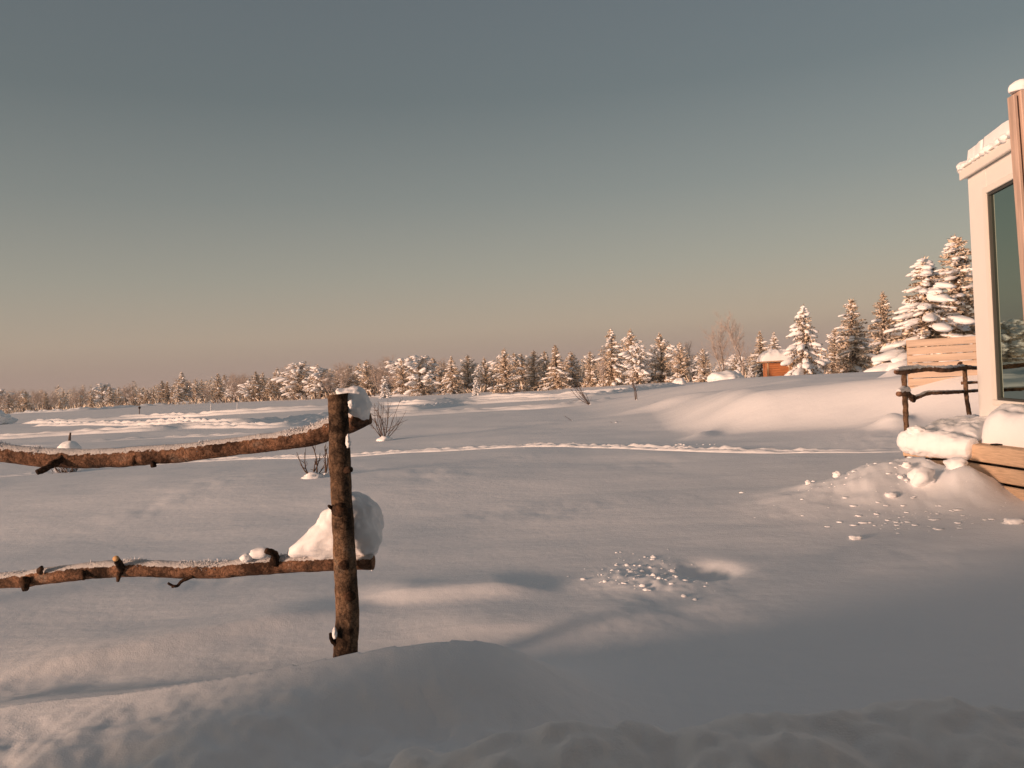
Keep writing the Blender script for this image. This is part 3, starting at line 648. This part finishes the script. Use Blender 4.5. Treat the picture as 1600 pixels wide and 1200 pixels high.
def crumbs(name, label, cx, cy, sx_, sy_, n, smin, smax, seed, flat=.6, parts=None):
    r_ = np.random.RandomState(seed); out = []
    V0, F0 = ICO[2]; XX = cx + r_.normal(0, sx_, n); YY = cy + r_.normal(0, sy_, n); ZZ = height(XX, YY)
    for k in range(n):
        x, y, z = XX[k], YY[k], ZZ[k]; s_ = smin + (smax - smin) * r_.uniform() ** 3
        q = V0 * (1 + .35 * fbm(V0[:, 0] * 1.4 + k, V0[:, 1] * 1.4, V0[:, 2] * 1.4 + k * .7, 2))[:, None]
        out.append((q * np.array([s_ * r_.uniform(.8, 1.5), s_, s_ * flat]) + np.array([x, y, z + s_ * flat * .15]), F0))
    V, F = join(out); return tag(mesh_obj(name, V, F, M['snow'], None, (cx, cy, hz(cx, cy))), label, 'snow crumbs', None, 'stuff')
g = G(1020, 893); crumbs('snow_crumbs', 'scatter of snow crumbs left of the hole in the crust', g.x, g.y, .20, .26, 130, .004, .022, 3, .6)
crumbs('snow_crumbs', 'rubble of snow lumps on the heap beside the deck', 3.75, 8.05, .55, .30, 90, .004, .026, 4, .45)
crumbs('snow_crumbs', 'flat snow crumbs scattered in front of the heap', 3.35, 6.95, .42, .28, 110, .005, .036, 5, .24)
g = G(1030, 706); crumbs('snow_crumbs', 'lumps of snow along the trodden footpath', g.x, g.y + .1, .4, .08, 14, .012, .05, 8, .6)

# ------------------------------------------------------------------ trees
def leafcards(B, D, L, Wd, r_):
    """thin pointed sprays: base B, direction D, length L, width W (arrays)"""
    n = len(B); w = np.cross(D, r_.normal(0, 1, (n, 3))); w /= np.linalg.norm(w, axis=1)[:, None] + 1e-9
    mid = B + D * (L * .45)[:, None]; tip = B + D * L[:, None]
    V = np.stack([B, mid - w * Wd[:, None], tip, mid + w * Wd[:, None]], 1).reshape(-1, 3)
    return V, np.arange(n * 4).reshape(-1, 4)
def conifer(seed, H, Rb, snow=.6, frost=.5, shape='spruce', dens=1.0):
    r_ = np.random.RandomState(seed)
    lean = r_.normal(0, .012, 2)
    tp_ = [(lean[0] * t * H + .02 * math.sin(t * 5 + seed), lean[1] * t * H, t * H) for t in np.linspace(0, 1, 9)]
    tr = tube(tp_, [.028 * H * (1 - .93 * t) + .004 for t in np.linspace(0, 1, 9)], H / 14, 7, .1, 3)
    nb = int(150 * dens); B = []; D = []; L = []; Wd = []; isf = []; blobs = []
    V1, F1 = ICO[2]
    gap = r_.uniform(0, 6.28, 6)
    for k in range(nb):
        t = (k + r_.uniform()) / nb; t = .03 + .96 * t ** 1.15
        az = k * 2.39996 + r_.normal(0, .35)
        if shape == 'spruce': prof = (1 - t) ** .72
        elif shape == 'round': prof = math.sqrt(max(.02, 1 - (max(t - .3, 0) / .72) ** 2)) * (.75 + .25 * min(1, t / .25))
        else: prof = (1 - t) ** .6 * (.8 + .2 * math.sin(t * 9 + seed))
        ln = Rb * prof * r_.uniform(.62, 1.18) * (1 + .22 * math.sin(az * 2 + gap[0] + t * 5)) + .035 * H * (1 - t) * .3 + .03
        el = (.55 - 1.0 * (1 - t)) + r_.normal(0, .12) - snow * .25 * (1 - t)
        if shape != 'spruce': el += .25
        m_ = 5; pz = t * H; p = np.array([lean[0] * pz, lean[1] * pz, pz]); d = np.array([math.cos(az) * math.cos(el), math.sin(az) * math.cos(el), math.sin(el)])
        heavy = r_.uniform() < snow
        for i in range(m_):
            f = (i + .6) / m_; droop = -.35 * snow * f * f if shape == 'spruce' else .12 * f * f
            q = p + d * ln * f + np.array([0, 0, droop * ln])
            q[2] = max(q[2], .04 * H * r_.uniform(0, 1))
            kk = int(10 * (.6 + .6 * f))
            sz = (.026 * H * (1.15 - .6 * t) + .085 * ln) * (1.15 - .45 * f)
            for c in range(kk):
                dv = d * r_.uniform(.3, 1.1) + r_.normal(0, .55, 3) + np.array([0, 0, -.12]); dv /= np.linalg.norm(dv)
                B.append(q); D.append(dv); L.append(sz * r_.uniform(.7, 1.5)); Wd.append(sz * .21 * r_.uniform(.6, 1.4)); isf.append(r_.uniform() < frost)
            if (heavy and i >= 1) or (i == 3 and r_.uniform() < .5 * snow):
                s_ = (.010 * H + .055 * ln * (1 + .5 * heavy)) * r_.uniform(.35, 1.3) * (1.0 + .45 * (snow > .35))
                n_ = 1 + .32 * fbm(V1[:, 0] * 1.6 + k, V1[:, 1] * 1.6 + i, V1[:, 2] * 1.6, 2)
                ca, sa = math.cos(az), math.sin(az); U = V1 * n_[:, None] * np.array([s_ * 1.55, s_ * .95, s_ * .62]); U[:, 2] -= .30 * U[:, 0]
                blobs.append((np.stack([U[:, 0] * ca - U[:, 1] * sa, U[:, 0] * sa + U[:, 1] * ca, U[:, 2]], -1) + q + np.array([0, 0, s_ * .4]), F1))
    # leader
    for c in range(14):
        t = r_.uniform(.93, 1.0); dv = r_.normal(0, .5, 3) + np.array([0, 0, .9]); dv /= np.linalg.norm(dv)
        B.append(np.array([lean[0] * H, lean[1] * H, t * H])); D.append(dv); L.append(.05 * H); Wd.append(.006 * H); isf.append(r_.uniform() < frost)
    B = np.array(B); D = np.array(D); L = np.array(L); Wd = np.array(Wd)
    V, F = leafcards(B, D, L, Wd, r_)
    sn = join(blobs) if blobs else None
    return tr, (V, F, np.array(isf).astype(int)), sn
def birch(seed, H, spread=.35, n0=9, depth=3, base=1):
    r_ = np.random.RandomState(seed); parts = []; 
    def limb(p, d, L, r0, lv):
        n = 4; pts = [p]; q = p.copy(); dd_ = d.copy()
        for i in range(n):
            dd_ = dd_ + r_.normal(0, .12, 3) + np.array([0, 0, .05]); dd_ /= np.linalg.norm(dd_); q = q + dd_ * L / n; pts.append(q.copy())
        parts.append(tube(pts, [r0 * (1 - .8 * i / n) for i in range(n + 1)], L / 5, 4 if lv else 6, 0, 1, cap=False))
        if lv < depth:
            for c in range(n0 if lv == 0 else 6):
                f = r_.uniform(.25, 1.0) if lv == 0 else r_.uniform(.15, 1); i = min(int(f * n), n - 1); b0 = pts[i] + (pts[i + 1] - pts[i]) * (f * n - i)
                e = dd_ * .7 + r_.normal(0, .55, 3) * (1, 1, .5) + np.array([0, 0, .35]); e /= np.linalg.norm(e)
                limb(b0, e, L * (spread if lv == 0 else .5) * r_.uniform(.6, 1.2) * (1.1 - .5 * f * (lv == 0)), max(r0 * .36, .006 * H / 5), lv + 1)
    for k in range(base):
        d = np.array([r_.normal(0, .16), r_.normal(0, .16), 1.]); d /= np.linalg.norm(d)
        limb(np.array([r_.normal(0, .1) * (base > 1), r_.normal(0, .1) * (base > 1), -.05]), d, H * r_.uniform(.8, 1) * (.95 if k else 1), .012 * H, 0)
    Vs = []; Fs = []; n = 0; 
    for V, F in parts: Vs.append(V); Fs.append(F + n); n += len(V)
    k0 = len(parts[0][0])
    return (parts[0][0], parts[0][1]), (np.vstack(Vs[1:]), np.vstack(Fs[1:]) - k0)
PROTO = {}
def proto_conifer(key, **kw):
    H = kw['H']; tr, cr, sn = conifer(**kw)
    t = bpy.data.meshes.new('trunk'); PROTO[key] = {'H': H, 'parts': []}
    for nm, V, F, mt, idx in [('trunk', tr[0], tr[1], [M['trunk']], None), ('crown', cr[0], cr[1], [M['needle'], M['frost']], cr[2])] + ([('snow_load', sn[0], sn[1], [M['treesnow']], None)] if sn else []):
        o = mesh_obj(nm, V, F, mt, None, None, nm != 'crown', idx); PROTO[key]['parts'].append((nm, o.data)); bpy.data.objects.remove(o)
def proto_birch(key, mt='frosttwig', **kw):
    tr, cr = birch(**kw); PROTO[key] = {'H': kw['H'], 'parts': []}
    for nm, (V, F) in (('trunk', tr), ('crown', cr)):
        o = mesh_obj(nm, V, F, M[mt] if nm == 'crown' else M['twig']); PROTO[key]['parts'].append((nm, o.data)); bpy.data.objects.remove(o)
proto_conifer('spruce_a', seed=11, H=6, Rb=1.75, snow=.34, frost=.72)
proto_conifer('spruce_b', seed=12, H=6, Rb=1.5, snow=.24, frost=.68)
proto_conifer('spruce_heavy', seed=13, H=6, Rb=2.1, snow=.48, frost=.48, dens=1.1)
proto_conifer('pine_a', seed=14, H=5, Rb=1.55, snow=.26, frost=.74, shape='pine')
proto_conifer('pine_b', seed=15, H=5, Rb=1.7, snow=.32, frost=.74, shape='pine')
proto_conifer('pine_round', seed=16, H=5, Rb=1.8, snow=.40, frost=.6, shape='round')
proto_conifer('pine_thin', seed=17, H=6, Rb=1.25, snow=.12, frost=.62, shape='spruce')
proto_conifer('sapling', seed=18, H=1.8, Rb=.55, snow=.9, frost=.6, dens=.45)
proto_birch('birch_a', seed=21, H=6, n0=16, base=2); proto_birch('birch_b', seed=22, H=5, n0=14, base=3, spread=.42); proto_birch('birch_c', seed=23, H=4, n0=12, base=4, spread=.5)
trg = random.Random(77)
def tree(key, px, py_top, d, name, label, cat='tree', group=None, wid=1.0, sink=.05, base_px=None):
    p = P(px, py_top, d); x, y = p.x, p.y; z0 = hz(x, y) - sink; Hh = p.z - z0
    if base_px:   # follow a leaning stem down to its own foot
        pass
    s_ = Hh / PROTO[key]['H']
    t = thing(name, (x, y, z0), label, cat, group); t.rotation_euler = (0, 0, trg.uniform(0, 6.28)); w = s_ ** .5 * 1.0 if False else s_
    t.scale = (s_ * wid, s_ * wid, s_)
    for nm, me in PROTO[key]['parts']:
        c = bpy.data.objects.new(nm, me); col.objects.link(c); c.parent = t
        if nm == 'snow_load': c['kind'] = 'stuff'
    return t
TG = 'snowy trees along the edge of the snowfield'
T = [
 ('spruce_heavy', 1443, 405, 36, 'snow_laden_spruce', 'left one of the two tall snow-laden spruces above the slatted screen', 1.25),
 ('spruce_a', 1497, 370, 40, 'snow_laden_spruce', 'taller dark-tipped spruce right beside the white cabin', 1.35),
 ('pine_thin', 1376, 459, 62, 'slender_spruce', 'slim spruce with bare leader left of the two big spruces', 1.25),
 ('spruce_b', 1330, 470, 58, 'slender_spruce', 'spruce with forked snowy tip midway between hut and slatted screen', 1.35),
 ('pine_a', 1303, 515, 66, 'small_pine', 'short pine hugging the left side of the fork-tipped spruce', 1.0),
 ('spruce_heavy', 1254, 479, 54, 'snow_laden_spruce', 'heavily snow-laden spruce directly right of the orange hut', .80),
 ('spruce_b', 1188, 519, 72, 'small_spruce', 'small pointed spruce behind the left end of the hut', 1.1),
 ('spruce_a', 1210, 521, 76, 'small_spruce', 'small pointed spruce behind the hut roof', 1.0),
 ('pine_b', 1062, 536, 66, 'frosted_pine', 'frosted pine left of the bare birches', 1.0),
 ('pine_a', 1098, 545, 64, 'frosted_pine', 'low frosted pine immediately left of the bare birches', 1.0),
 ('pine_b', 1030, 522, 68, 'frosted_pine', 'rounded frosted pine at the right end of the tall centre clump', 1.1),
 ('spruce_a', 953, 515, 70, 'frosted_spruce', 'pointed frosted spruce at the left of the tall centre clump', 1.0),
 ('pine_b', 985, 516, 76, 'frosted_pine', 'dark-topped pine in the middle of the tall centre clump', 1.1),
 ('pine_round', 994, 546, 67, 'snow_covered_pine', 'low pine buried in thick snow in front of the tall centre clump', .9),
 ('pine_a', 921, 550, 72, 'frosted_pine', 'frosted pine just left of the tall centre clump', 1.0),
 ('pine_b', 892, 551, 76, 'frosted_pine', 'thin frosted pine second left of the tall centre clump', 1.3),
 ('spruce_b', 868, 540, 74, 'frosted_spruce', 'tallest pointed spruce between the centre clump and the fence post', 1.25),
 ('pine_a', 850, 549, 84, 'frosted_pine', 'dim pine behind the tallest pointed spruce', 1.0),
 ('pine_a', 833, 549, 76, 'frosted_spruce', 'narrow pine left of the tallest pointed spruce', 1.2),
 ('pine_a', 814, 553, 82, 'frosted_pine', 'thin white-tipped pine in the middle of the treeline', 1.2),
 ('pine_b', 788, 546, 74, 'frosted_spruce', 'broad frosted pine second right of the little snow-covered sapling', 1.15),
 ('pine_a', 803, 552, 80, 'frosted_pine', 'pine close behind the right side of the broad frosted pine', 1.0),
 ('pine_b', 756, 560, 84, 'frosted_pine', 'faint pine left of the broad frosted pine', 1.1),
 ('pine_a', 730, 556, 88, 'frosted_pine', 'thin dark pine behind the little snow-covered sapling', 1.2),
 ('spruce_a', 704, 558, 82, 'frosted_spruce', 'neat cone-shaped spruce left of the little snow-covered sapling', 1.1),
 ('pine_round', 655, 562, 84, 'snow_laden_pine', 'broad snow-laden pine right of the fence post', 1.1),
 ('pine_b', 628, 564, 88, 'snow_laden_pine', 'snow-laden pine on the left half of the broad pair', 1.1),
 ('spruce_a', 285, 582, 118, 'frosted_spruce', 'lone taller spruce in the far treeline above the left rail', 1.2),
 ('pine_b', 207, 605, 120, 'frosted_pine', 'round frosted pine at the front of the far left treeline', 1.2),
 ('pine_a', 125, 616, 130, 'frosted_pine', 'small frosted pine in the far left treeline above the thick twig stump', 1.0),
 ('pine_b', 70, 612, 140, 'frosted_pine', 'leftmost bright frosted pine of the far treeline', 1.2),
]
for key, px, pt, d, nm, lb, w in T: tree(key, px, pt, d, nm, lb, 'tree', TG, w * (1.22 if px < 1250 else 1.12))
for key, px, pt, d, lb, w in [('birch_a', 1157, 490, 57, 'taller bare frosted birch standing left of the hut', .9), ('birch_b', 1128, 512, 58, 'shorter bare frosted birch left of the tall one', .9),
    ('birch_b', 1080, 540, 70, 'thin bare birch between the two low frosted pines', .9), ('birch_a', 1402, 515, 44, 'thin bare birch at the foot of the big spruces', .8), ('birch_c', 1285, 560, 60, 'bare bush right of the heavily laden spruce', 1.1),
    ('birch_b', 940, 560, 66, 'bare birch in front of the pointed frosted spruce', .8), ('birch_b', 690, 565, 92, 'thin bare birch right of the broad snow-laden pines', 1.)]:
    tree(key, px, pt, d, 'bare_birch', lb, 'tree', 'bare birches among the conifers', w)
tree('sapling', 743, 590, 66, 'snowy_sapling', 'little snow-covered sapling in front of the treeline', 'tree', TG, 1.0)
tree('sapling', 858, 620, 44, 'snowy_sapling', 'tiny snowy seedling standing alone on the snowfield', 'tree', TG, .8)
tree('sapling', 1172, 572, 56, 'snowy_sapling', 'snow-covered young spruce against the left wall of the hut', 'tree', TG, 1.2)
tree('sapling', 600, 588, 80, 'snowy_sapling', 'small snowy sapling just right of the fence post cap', 'tree', TG, 1.1)

# left half treeline: many small trees nobody can tell apart
lf = random.Random(5)
kinds = ['pine_a', 'pine_b', 'spruce_a', 'spruce_b', 'pine_thin', 'birch_c', 'birch_b', 'pine_round']
def topline(x): return float(np.interp(x, [-80, 0, 100, 200, 300, 400, 500, 600, 680, 760, 1000, 1300, 1450], [618, 616, 611, 603, 594, 584, 574, 568, 563, 562, 556, 545, 540]))
def baseline(x): return float(np.interp(x, [-80, 0, 200, 300, 400, 500, 600, 700, 760, 900, 1100, 1400], [648, 645, 637, 633, 629, 625, 619, 615, 612, 608, 600, 585]))
NL = 0
for k in range(150):
    px = -60 + 740 * (k + lf.uniform(-.4, .4)) / 150
    d = float(np.interp(px, [-60, 0, 200, 400, 600, 700], [135, 130, 118, 104, 92, 88])) * lf.choice([1.0, 1.06, 1.15, 1.3])
    top = topline(px) + lf.uniform(-6, 15)
    key = lf.choice(kinds if lf.random() < .75 else kinds[5:7])
    bare = 'birch' in key
    tree(key, px, top, d, 'frosted_birch' if bare else 'frosted_tree', 'small bare frosted birch in the far left treeline' if bare else 'small frosted conifer packed in the far left treeline', 'tree', 'frosted birches of the far left treeline' if bare else 'frosted conifers of the far left treeline', lf.uniform(1.15, 1.75))
for k in range(64):
    px = 690 + 720 * (k + lf.uniform(-.4, .4)) / 64
    d = lf.uniform(84, 105); top = topline(px) + lf.uniform(4, 22)
    key = lf.choice(['pine_a', 'pine_b', 'pine_round', 'spruce_b', 'birch_b', 'birch_c']); bare = 'birch' in key
    tree(key, px, top, d, 'frosted_birch' if bare else 'frosted_tree', 'dim bare birch in the back row behind the right half of the treeline' if bare else 'dim conifer in the back row behind the right half of the treeline', 'tree', 'back row of birches' if bare else 'back row of conifers', lf.uniform(1.1, 1.6))

def far_forest(name, label, specs, seed):
    r_ = np.random.RandomState(seed); Bs = []; Ds = []; Ls = []; Ws = []; fs = []
    for (x, y, z, H, w) in specs:
        n = 90; t = r_.uniform(0, 1, n) ** 1.1; a = r_.uniform(0, 6.28, n); rr = w * (1 - t) ** .7 * r_.uniform(.1, 1, n)
        Bs.append(np.stack([x + np.cos(a) * rr, y + np.sin(a) * rr, z + t * H], -1)); dv = r_.normal(0, .6, (n, 3)) + np.stack([np.cos(a), np.sin(a), np.full(n, .2)], -1); dv /= np.linalg.norm(dv, axis=1)[:, None]
        Ds.append(dv); Ls.append(.10 * H * r_.uniform(.5, 1.4, n)); Ws.append(.028 * H * r_.uniform(.5, 1.3, n)); fs.append(r_.uniform(0, 1, n) < .66)
    V, F = leafcards(np.concatenate(Bs), np.concatenate(Ds), np.concatenate(Ls), np.concatenate(Ws), r_)
    return tag(mesh_obj(name, V, F, [M['needle'], M['frost']], None, None, False, np.concatenate(fs).astype(int)), label, 'forest', None, 'stuff')
r_ = np.random.RandomState(9); sp = []
for k in range(1000):
    px = r_.uniform(-150, 1440); d = np.interp(px, [-150, 200, 700, 1440], [170, 150, 115, 110]) * r_.uniform(1.0, 1.5); p = P(px, topline(px) + r_.uniform(2, 22), d); z = -.1
    sp.append((p.x, p.y, z, max(p.z - z, 1.0), (p.z - z) * .32))
far_forest('back_forest', 'brown frosted forest filling the gaps behind the front trees', sp, 1)
sp = []
for k in range(900):
    px = r_.uniform(-300, 900); d = r_.uniform(450, 900); p = P(px, 600, d); z = -.4; H = r_.uniform(6, 11) * (1 if px < 350 else .7)
    sp.append((p.x, p.y, z, H, H * .35))
far_forest('distant_forest', 'hazy distant forest along the horizon at the far left', sp, 2)
# frosty undergrowth at the feet of the treeline
Bs = []
for k in range(5200):
    px = r_.uniform(-80, 1180); d = np.interp(px, [-80, 0, 200, 400, 600, 700, 900, 1180], [128, 124, 112, 99, 88, 83, 74, 60]) * (1 + r_.exponential(.09)); p = P(px, 600, d); Bs.append((p.x, p.y))
Bs = np.array(Bs); zz = height(Bs[:, 0], Bs[:, 1]); n = len(Bs); D = r_.normal(0, .45, (n, 3)) + np.array([0, 0, 1.]); D /= np.linalg.norm(D, axis=1)[:, None]
V, F = leafcards(np.column_stack([Bs, zz - .05]), D, r_.uniform(.3, 1.2, n), r_.uniform(.02, .12, n), r_)
tag(mesh_obj('undergrowth', V, F, [M['twig'], M['frost']], None, None, False, (r_.uniform(0, 1, n) < .55).astype(int)), 'frosted low scrub at the feet of the treeline', 'scrub', None, 'stuff')

# ------------------------------------------------------------------ small orange hut
hd = 57.0
ha = P(1198, 566, hd); hb = P(1241, 566, hd - .3)
hut = thing('small_hut', (ha.x, ha.y, hz(ha.x, ha.y)), 'small orange timber hut with thick snow on its roof', 'hut')
z0 = hz(ha.x, ha.y) - .15; zt = ha.z - .02; Lh = (hb - ha).length; fx = np.array([(hb.x - ha.x) / Lh, (hb.y - ha.y) / Lh, 0]); fy = np.array([-fx[1], fx[0], 0])
ha_ = np.array([ha.x, ha.y, 0])
def hbox(nm, u0, u1, v0, v1, z0_, z1_, mt, parent=hut, bev=.01):
    c = ha_ + fx * (u0 + u1) / 2 + fy * (v0 + v1) / 2 + np.array([0, 0, (z0_ + z1_) / 2]); return box(nm, c, fx, fy, Z3, u1 - u0, v1 - v0, z1_ - z0_, mt, parent, bev)
hbox('back_wall', 0, Lh, .05, 1.9, z0, zt - .02, M['hutwood'])
nb = 9
for k in range(nb):
    hbox('wall_board', .12, 1.46, .0, .049, z0 + (zt - z0) * k / nb + .008, z0 + (zt - z0) * (k + 1) / nb - .008, M['hutwood'])
hbox('corner_post', .0, .118, -.03, .048, z0, zt, M['huttrim']); hbox('corner_post', 1.462, 1.60, -.03, .048, z0, zt, M['huttrim'])
hbox('door', 1.604, Lh - .1, .0, .046, z0, zt - .05, M['huttrim'], bev=.004); hbox('corner_post', Lh - .098, Lh + .05, -.03, .05, z0, zt, M['dark'])
hr = hbox('roof', -.35, Lh + .35, -.55, 2.3, zt + .01, zt + .09, M['huttrim'])
q = [ha_ + fx * -.42 + fy * -.62, ha_ + fx * (Lh + .42) + fy * -.62, ha_ + fx * (Lh + .42) + fy * 2.35, ha_ + fx * -.42 + fy * 2.35]
V, F = slab([p[:2] for p in q], .85, zt + .092, 60, 50, 2.4, 2.6, .02, 1.0)
tag(mesh_obj('roof_snow', V, F, M['snow'], None, (ha.x, ha.y + 1, zt + .09)), 'domed white snow load on the small hut roof', 'snow')
# snow-buried bushes left of the hut
for px, py, d, w, h_, lb in [(1135, 596, 52, 2.3, .9, 'large snow-buried bush below the bare birches'), (1062, 603, 58, 1.0, .5, 'small snow-buried bush left of the bare birches'), (1150, 590, 54, .8, .9, 'tall snow-plastered bush between birches and hut')]:
    p = P(px, py, d); z = hz(p.x, p.y); V, F = blob((p.x, p.y, z + h_ * .3), (w / 2, w / 2, h_ * .6), 4, .22, 1.6, px * .1)
    tag(mesh_obj('buried_bush', V, F, M['treesnow'], None, (p.x, p.y, z)), lb, 'bush', 'snow-buried bushes')

# ------------------------------------------------------------------ bare shrubs and stakes on the snow
def shrub(label, px, py, w, h_, n, seed, lean=0.0, cat='shrub', d=None, rad=.008, mt='twig'):
    p = G(px, py); 
    for _ in range(4): p = G(px, py, hz(p.x, p.y))
    r_ = np.random.RandomState(seed); sc_ = p.y / FPX; parts = []
    z = hz(p.x, p.y)
    t = thing('bare_shrub', (p.x, p.y, z), label, cat)
    for k in range(n):
        a = r_.uniform(-1, 1); b0 = np.array([p.x + r_.normal(0, .03), p.y + r_.normal(0, .03), z - .03]); tip = b0 + np.array([(a * w / 2 + lean) * sc_, r_.normal(0, .3) * w / 2 * sc_, h_ * sc_ * r_.uniform(.55, 1.0) * (1 - .35 * abs(a))])
        mid = (b0 + tip) / 2 + r_.normal(0, .04, 3) * h_ * sc_ * 1.2 - np.array([a * w * sc_ * .06, 0, 0])
        pts = [b0, mid, tip]; stem = [tube(pts, [rad * 1.3, rad, rad * .4], h_ * sc_ / 12, 5, .1, 10)]
        for c in range(r_.randint(2, 6)):
            f = r_.uniform(.35, .95); q = (b0 * (1 - f) + tip * f) + (mid - (b0 + tip) / 2) * 2 * f * (1 - f) * 2; e = (tip - b0) * .3 * r_.uniform(.4, 1) + r_.normal(0, .09, 3) * h_ * sc_
            stem.append(tube([q, q + e * .5 + r_.normal(0, .01, 3), q + e], [rad * .6, rad * .45, rad * .25], h_ * sc_ / 10, 4, 0, 1))
        V, F = join(stem); mesh_obj('stem', V, F, M[mt], t)
    fs_ = .0022 * w; V, F = blob((p.x + .02, p.y - .05, z), (fs_, fs_ * .8, fs_ * .5), 3, .35, 2, seed); mesh_obj('snow_foot', V, F, M['snow'], t)
    return t
shrub('many-stemmed bare shrub on the snow right of the fence post', 600, 688, 90, 82, 15, 1)
shrub('sparse bare shrub below the upper rail left of the fence post', 487, 745, 60, 66, 6, 2)
shrub('bare twigs close against the left side of the fence post', 511, 741, 26, 52, 3, 3)
shrub('leaning tuft of bare stems below the tall centre clump', 922, 632, 26, 44, 7, 4, -18, rad=.012)
shrub('thin upright bare stem right of the leaning tuft', 994, 627, 16, 46, 3, 5, rad=.012)
shrub('single bent twig on the snow near the drift', 893, 657, 6, 17, 1, 6, -14)
shrub('low bare scrub in front of the broad frosted pine', 800, 622, 50, 20, 10, 7, rad=.014)
shrub('thin bare bush left of the heavily laden spruce foot', 1318, 592, 40, 30, 8, 8, rad=.01)
shrub('tiny twigs poking out of the snow beside the drift', 961, 660, 14, 8, 3, 10, rad=.004)
def stake(label, px, py, ptop, rad, mt, name='marker_stake'):
    p = G(px, py); z = hz(p.x, p.y); t = P(px, ptop, p.y)
    V, F = tube([(p.x, p.y, z - .1), (p.x + .01, p.y, (z + t.z) / 2), (t.x, p.y, t.z)], [rad] * 3, .1, 8, .05, 10)
    o = thing(name, (p.x, p.y, z), label, 'stake'); mesh_obj('shaft', V, F, M[mt], o); return o, t
o, t = stake('thin dark stake standing in the far left snowfield', 218, 652, 637, .03, 'twig'); V, F = blob(t, (.09, .09, .09), 2, .3, 2, 1.); mesh_obj('snow_tip', V, F, M['knot'], o)
stake('thin pale stake in the snowfield above the left rail', 330, 648, 632, .035, 'hoar'); stake('second pale stake, nearer the fence post', 371, 646, 629, .035, 'hoar')
p = G(108, 706); z = hz(p.x, p.y)
st = thing('buried_stump', (p.x, p.y, z), 'stump with a thin broken twig poking out of a snow hump behind the upper rail', 'stump')
V, F = blob((p.x, p.y, z + .08), (.30, .26, .22), 4, .15, 1.5, 3.); mesh_obj('snow_hump', V, F, M['snow'], st)
t = P(110, 676, p.y); V, F = tube([(p.x, p.y, z), (p.x + .02, p.y, (z + t.z) / 2), (t.x, p.y, t.z)], [.06, .035, .025], .05, 8, .2, 12); mesh_obj('twig', V, F, M['twig'], st)
p = G(105, 737); z = hz(p.x, p.y); r_ = np.random.RandomState(6); n = 260
B = np.column_stack([p.x + r_.normal(0, .10, n), p.y + r_.normal(0, .08, n), np.full(n, z)]); D = r_.normal(0, .7, (n, 3)) + np.array([0, 0, .6]); D /= np.linalg.norm(D, axis=1)[:, None]
V, F = leafcards(B, D, r_.uniform(.08, .2, n), r_.uniform(.006, .018, n), r_)
tag(mesh_obj('grass_tuft', V, F, [M['twig'], M['hoar']], None, (p.x, p.y, z), False, (r_.uniform(0, 1, n) < .55).astype(int)), 'frosty tuft of dead grass just below the upper rail at the left', 'grass', None, 'stuff')
# ploughed bank at the left edge of the field
p = G(2, 664); z = hz(p.x, p.y); V, F = blob((p.x - .6, p.y, z + .25), (1.25, 1.2, .62), 5, .28, 1.8, 4.)
tag(mesh_obj('snow_bank', V, F, M['track'], None, (p.x - .6, p.y, z)), 'ploughed snow bank at the left edge of the field', 'snow bank')

# ------------------------------------------------------------------ the cabin the view is taken from (behind the viewpoint; its shade lies over the near right snow)
vc = thing('viewing_cabin', (-1.0, -2.6, hz(-1.0, -2.6)), 'cabin behind the viewpoint that shades the near right snow', 'cabin')
xl, xr, yf, yb_ = -6.1, 7.5, -.45, -4.6; zb = -.1; zr = 3.9
box('side_wall', (xl + .07, (yf + yb_) / 2, (zb + zr) / 2), Y3, X3, Z3, yf - yb_ - .3, .14, zr - zb, M['white'], vc); box('side_wall', (xr - .07, (yf + yb_) / 2, (zb + zr) / 2), Y3, X3, Z3, yf - yb_ - .3, .14, zr - zb, M['white'], vc)
box('front_wall', ((xl + xr) / 2, yf - .07, (zb + zr) / 2), X3, Y3, Z3, xr - xl, .14, zr - zb, M['white'], vc); box('rear_wall', ((xl + xr) / 2, yb_ + .07, (zb + zr) / 2), X3, Y3, Z3, xr - xl, .14, zr - zb, M['white'], vc)
box('roof', ((xl + xr) / 2, (yf + yb_) / 2, zr + .06), X3, Y3, Z3, xr - xl + .2, yf - yb_ + .1, .11, M['whitetrim'], vc)
box('added_shade_roof', (2.4, .80, 3.02), X3, Y3, Z3, 8.4, 2.35, .12, M['whitetrim'], vc)  # unseen overhang, added to block sky and darken the nearest snowbank
wq = box('window', (0, yf + .02, 1.5), X3, Y3, Z3, 2.2, .03, 1.8, M['gasket'], vc)

# ------------------------------------------------------------------ cold evening air: far trees melt into it
m = bpy.data.materials.new('evening_haze'); m.use_nodes = True; nt = m.node_tree; nt.nodes.remove(nt.nodes['Principled BSDF'])
pv = nt.nodes.new('ShaderNodeVolumePrincipled'); pv.inputs['Color'].default_value = (.90, .90, .92, 1); pv.inputs['Density'].default_value = .0007
nt.links.new(pv.outputs[0], nt.nodes['Material Output'].inputs['Volume'])
V, F = boxvf((0, 0, 8.0), X3, Y3, Z3, 12400, 12400, 20.0)
tag(mesh_obj('haze', V, F, m, None, (0, 0, -2), smooth=False), 'thin cold evening haze over the snowfield', 'haze', None, 'stuff')
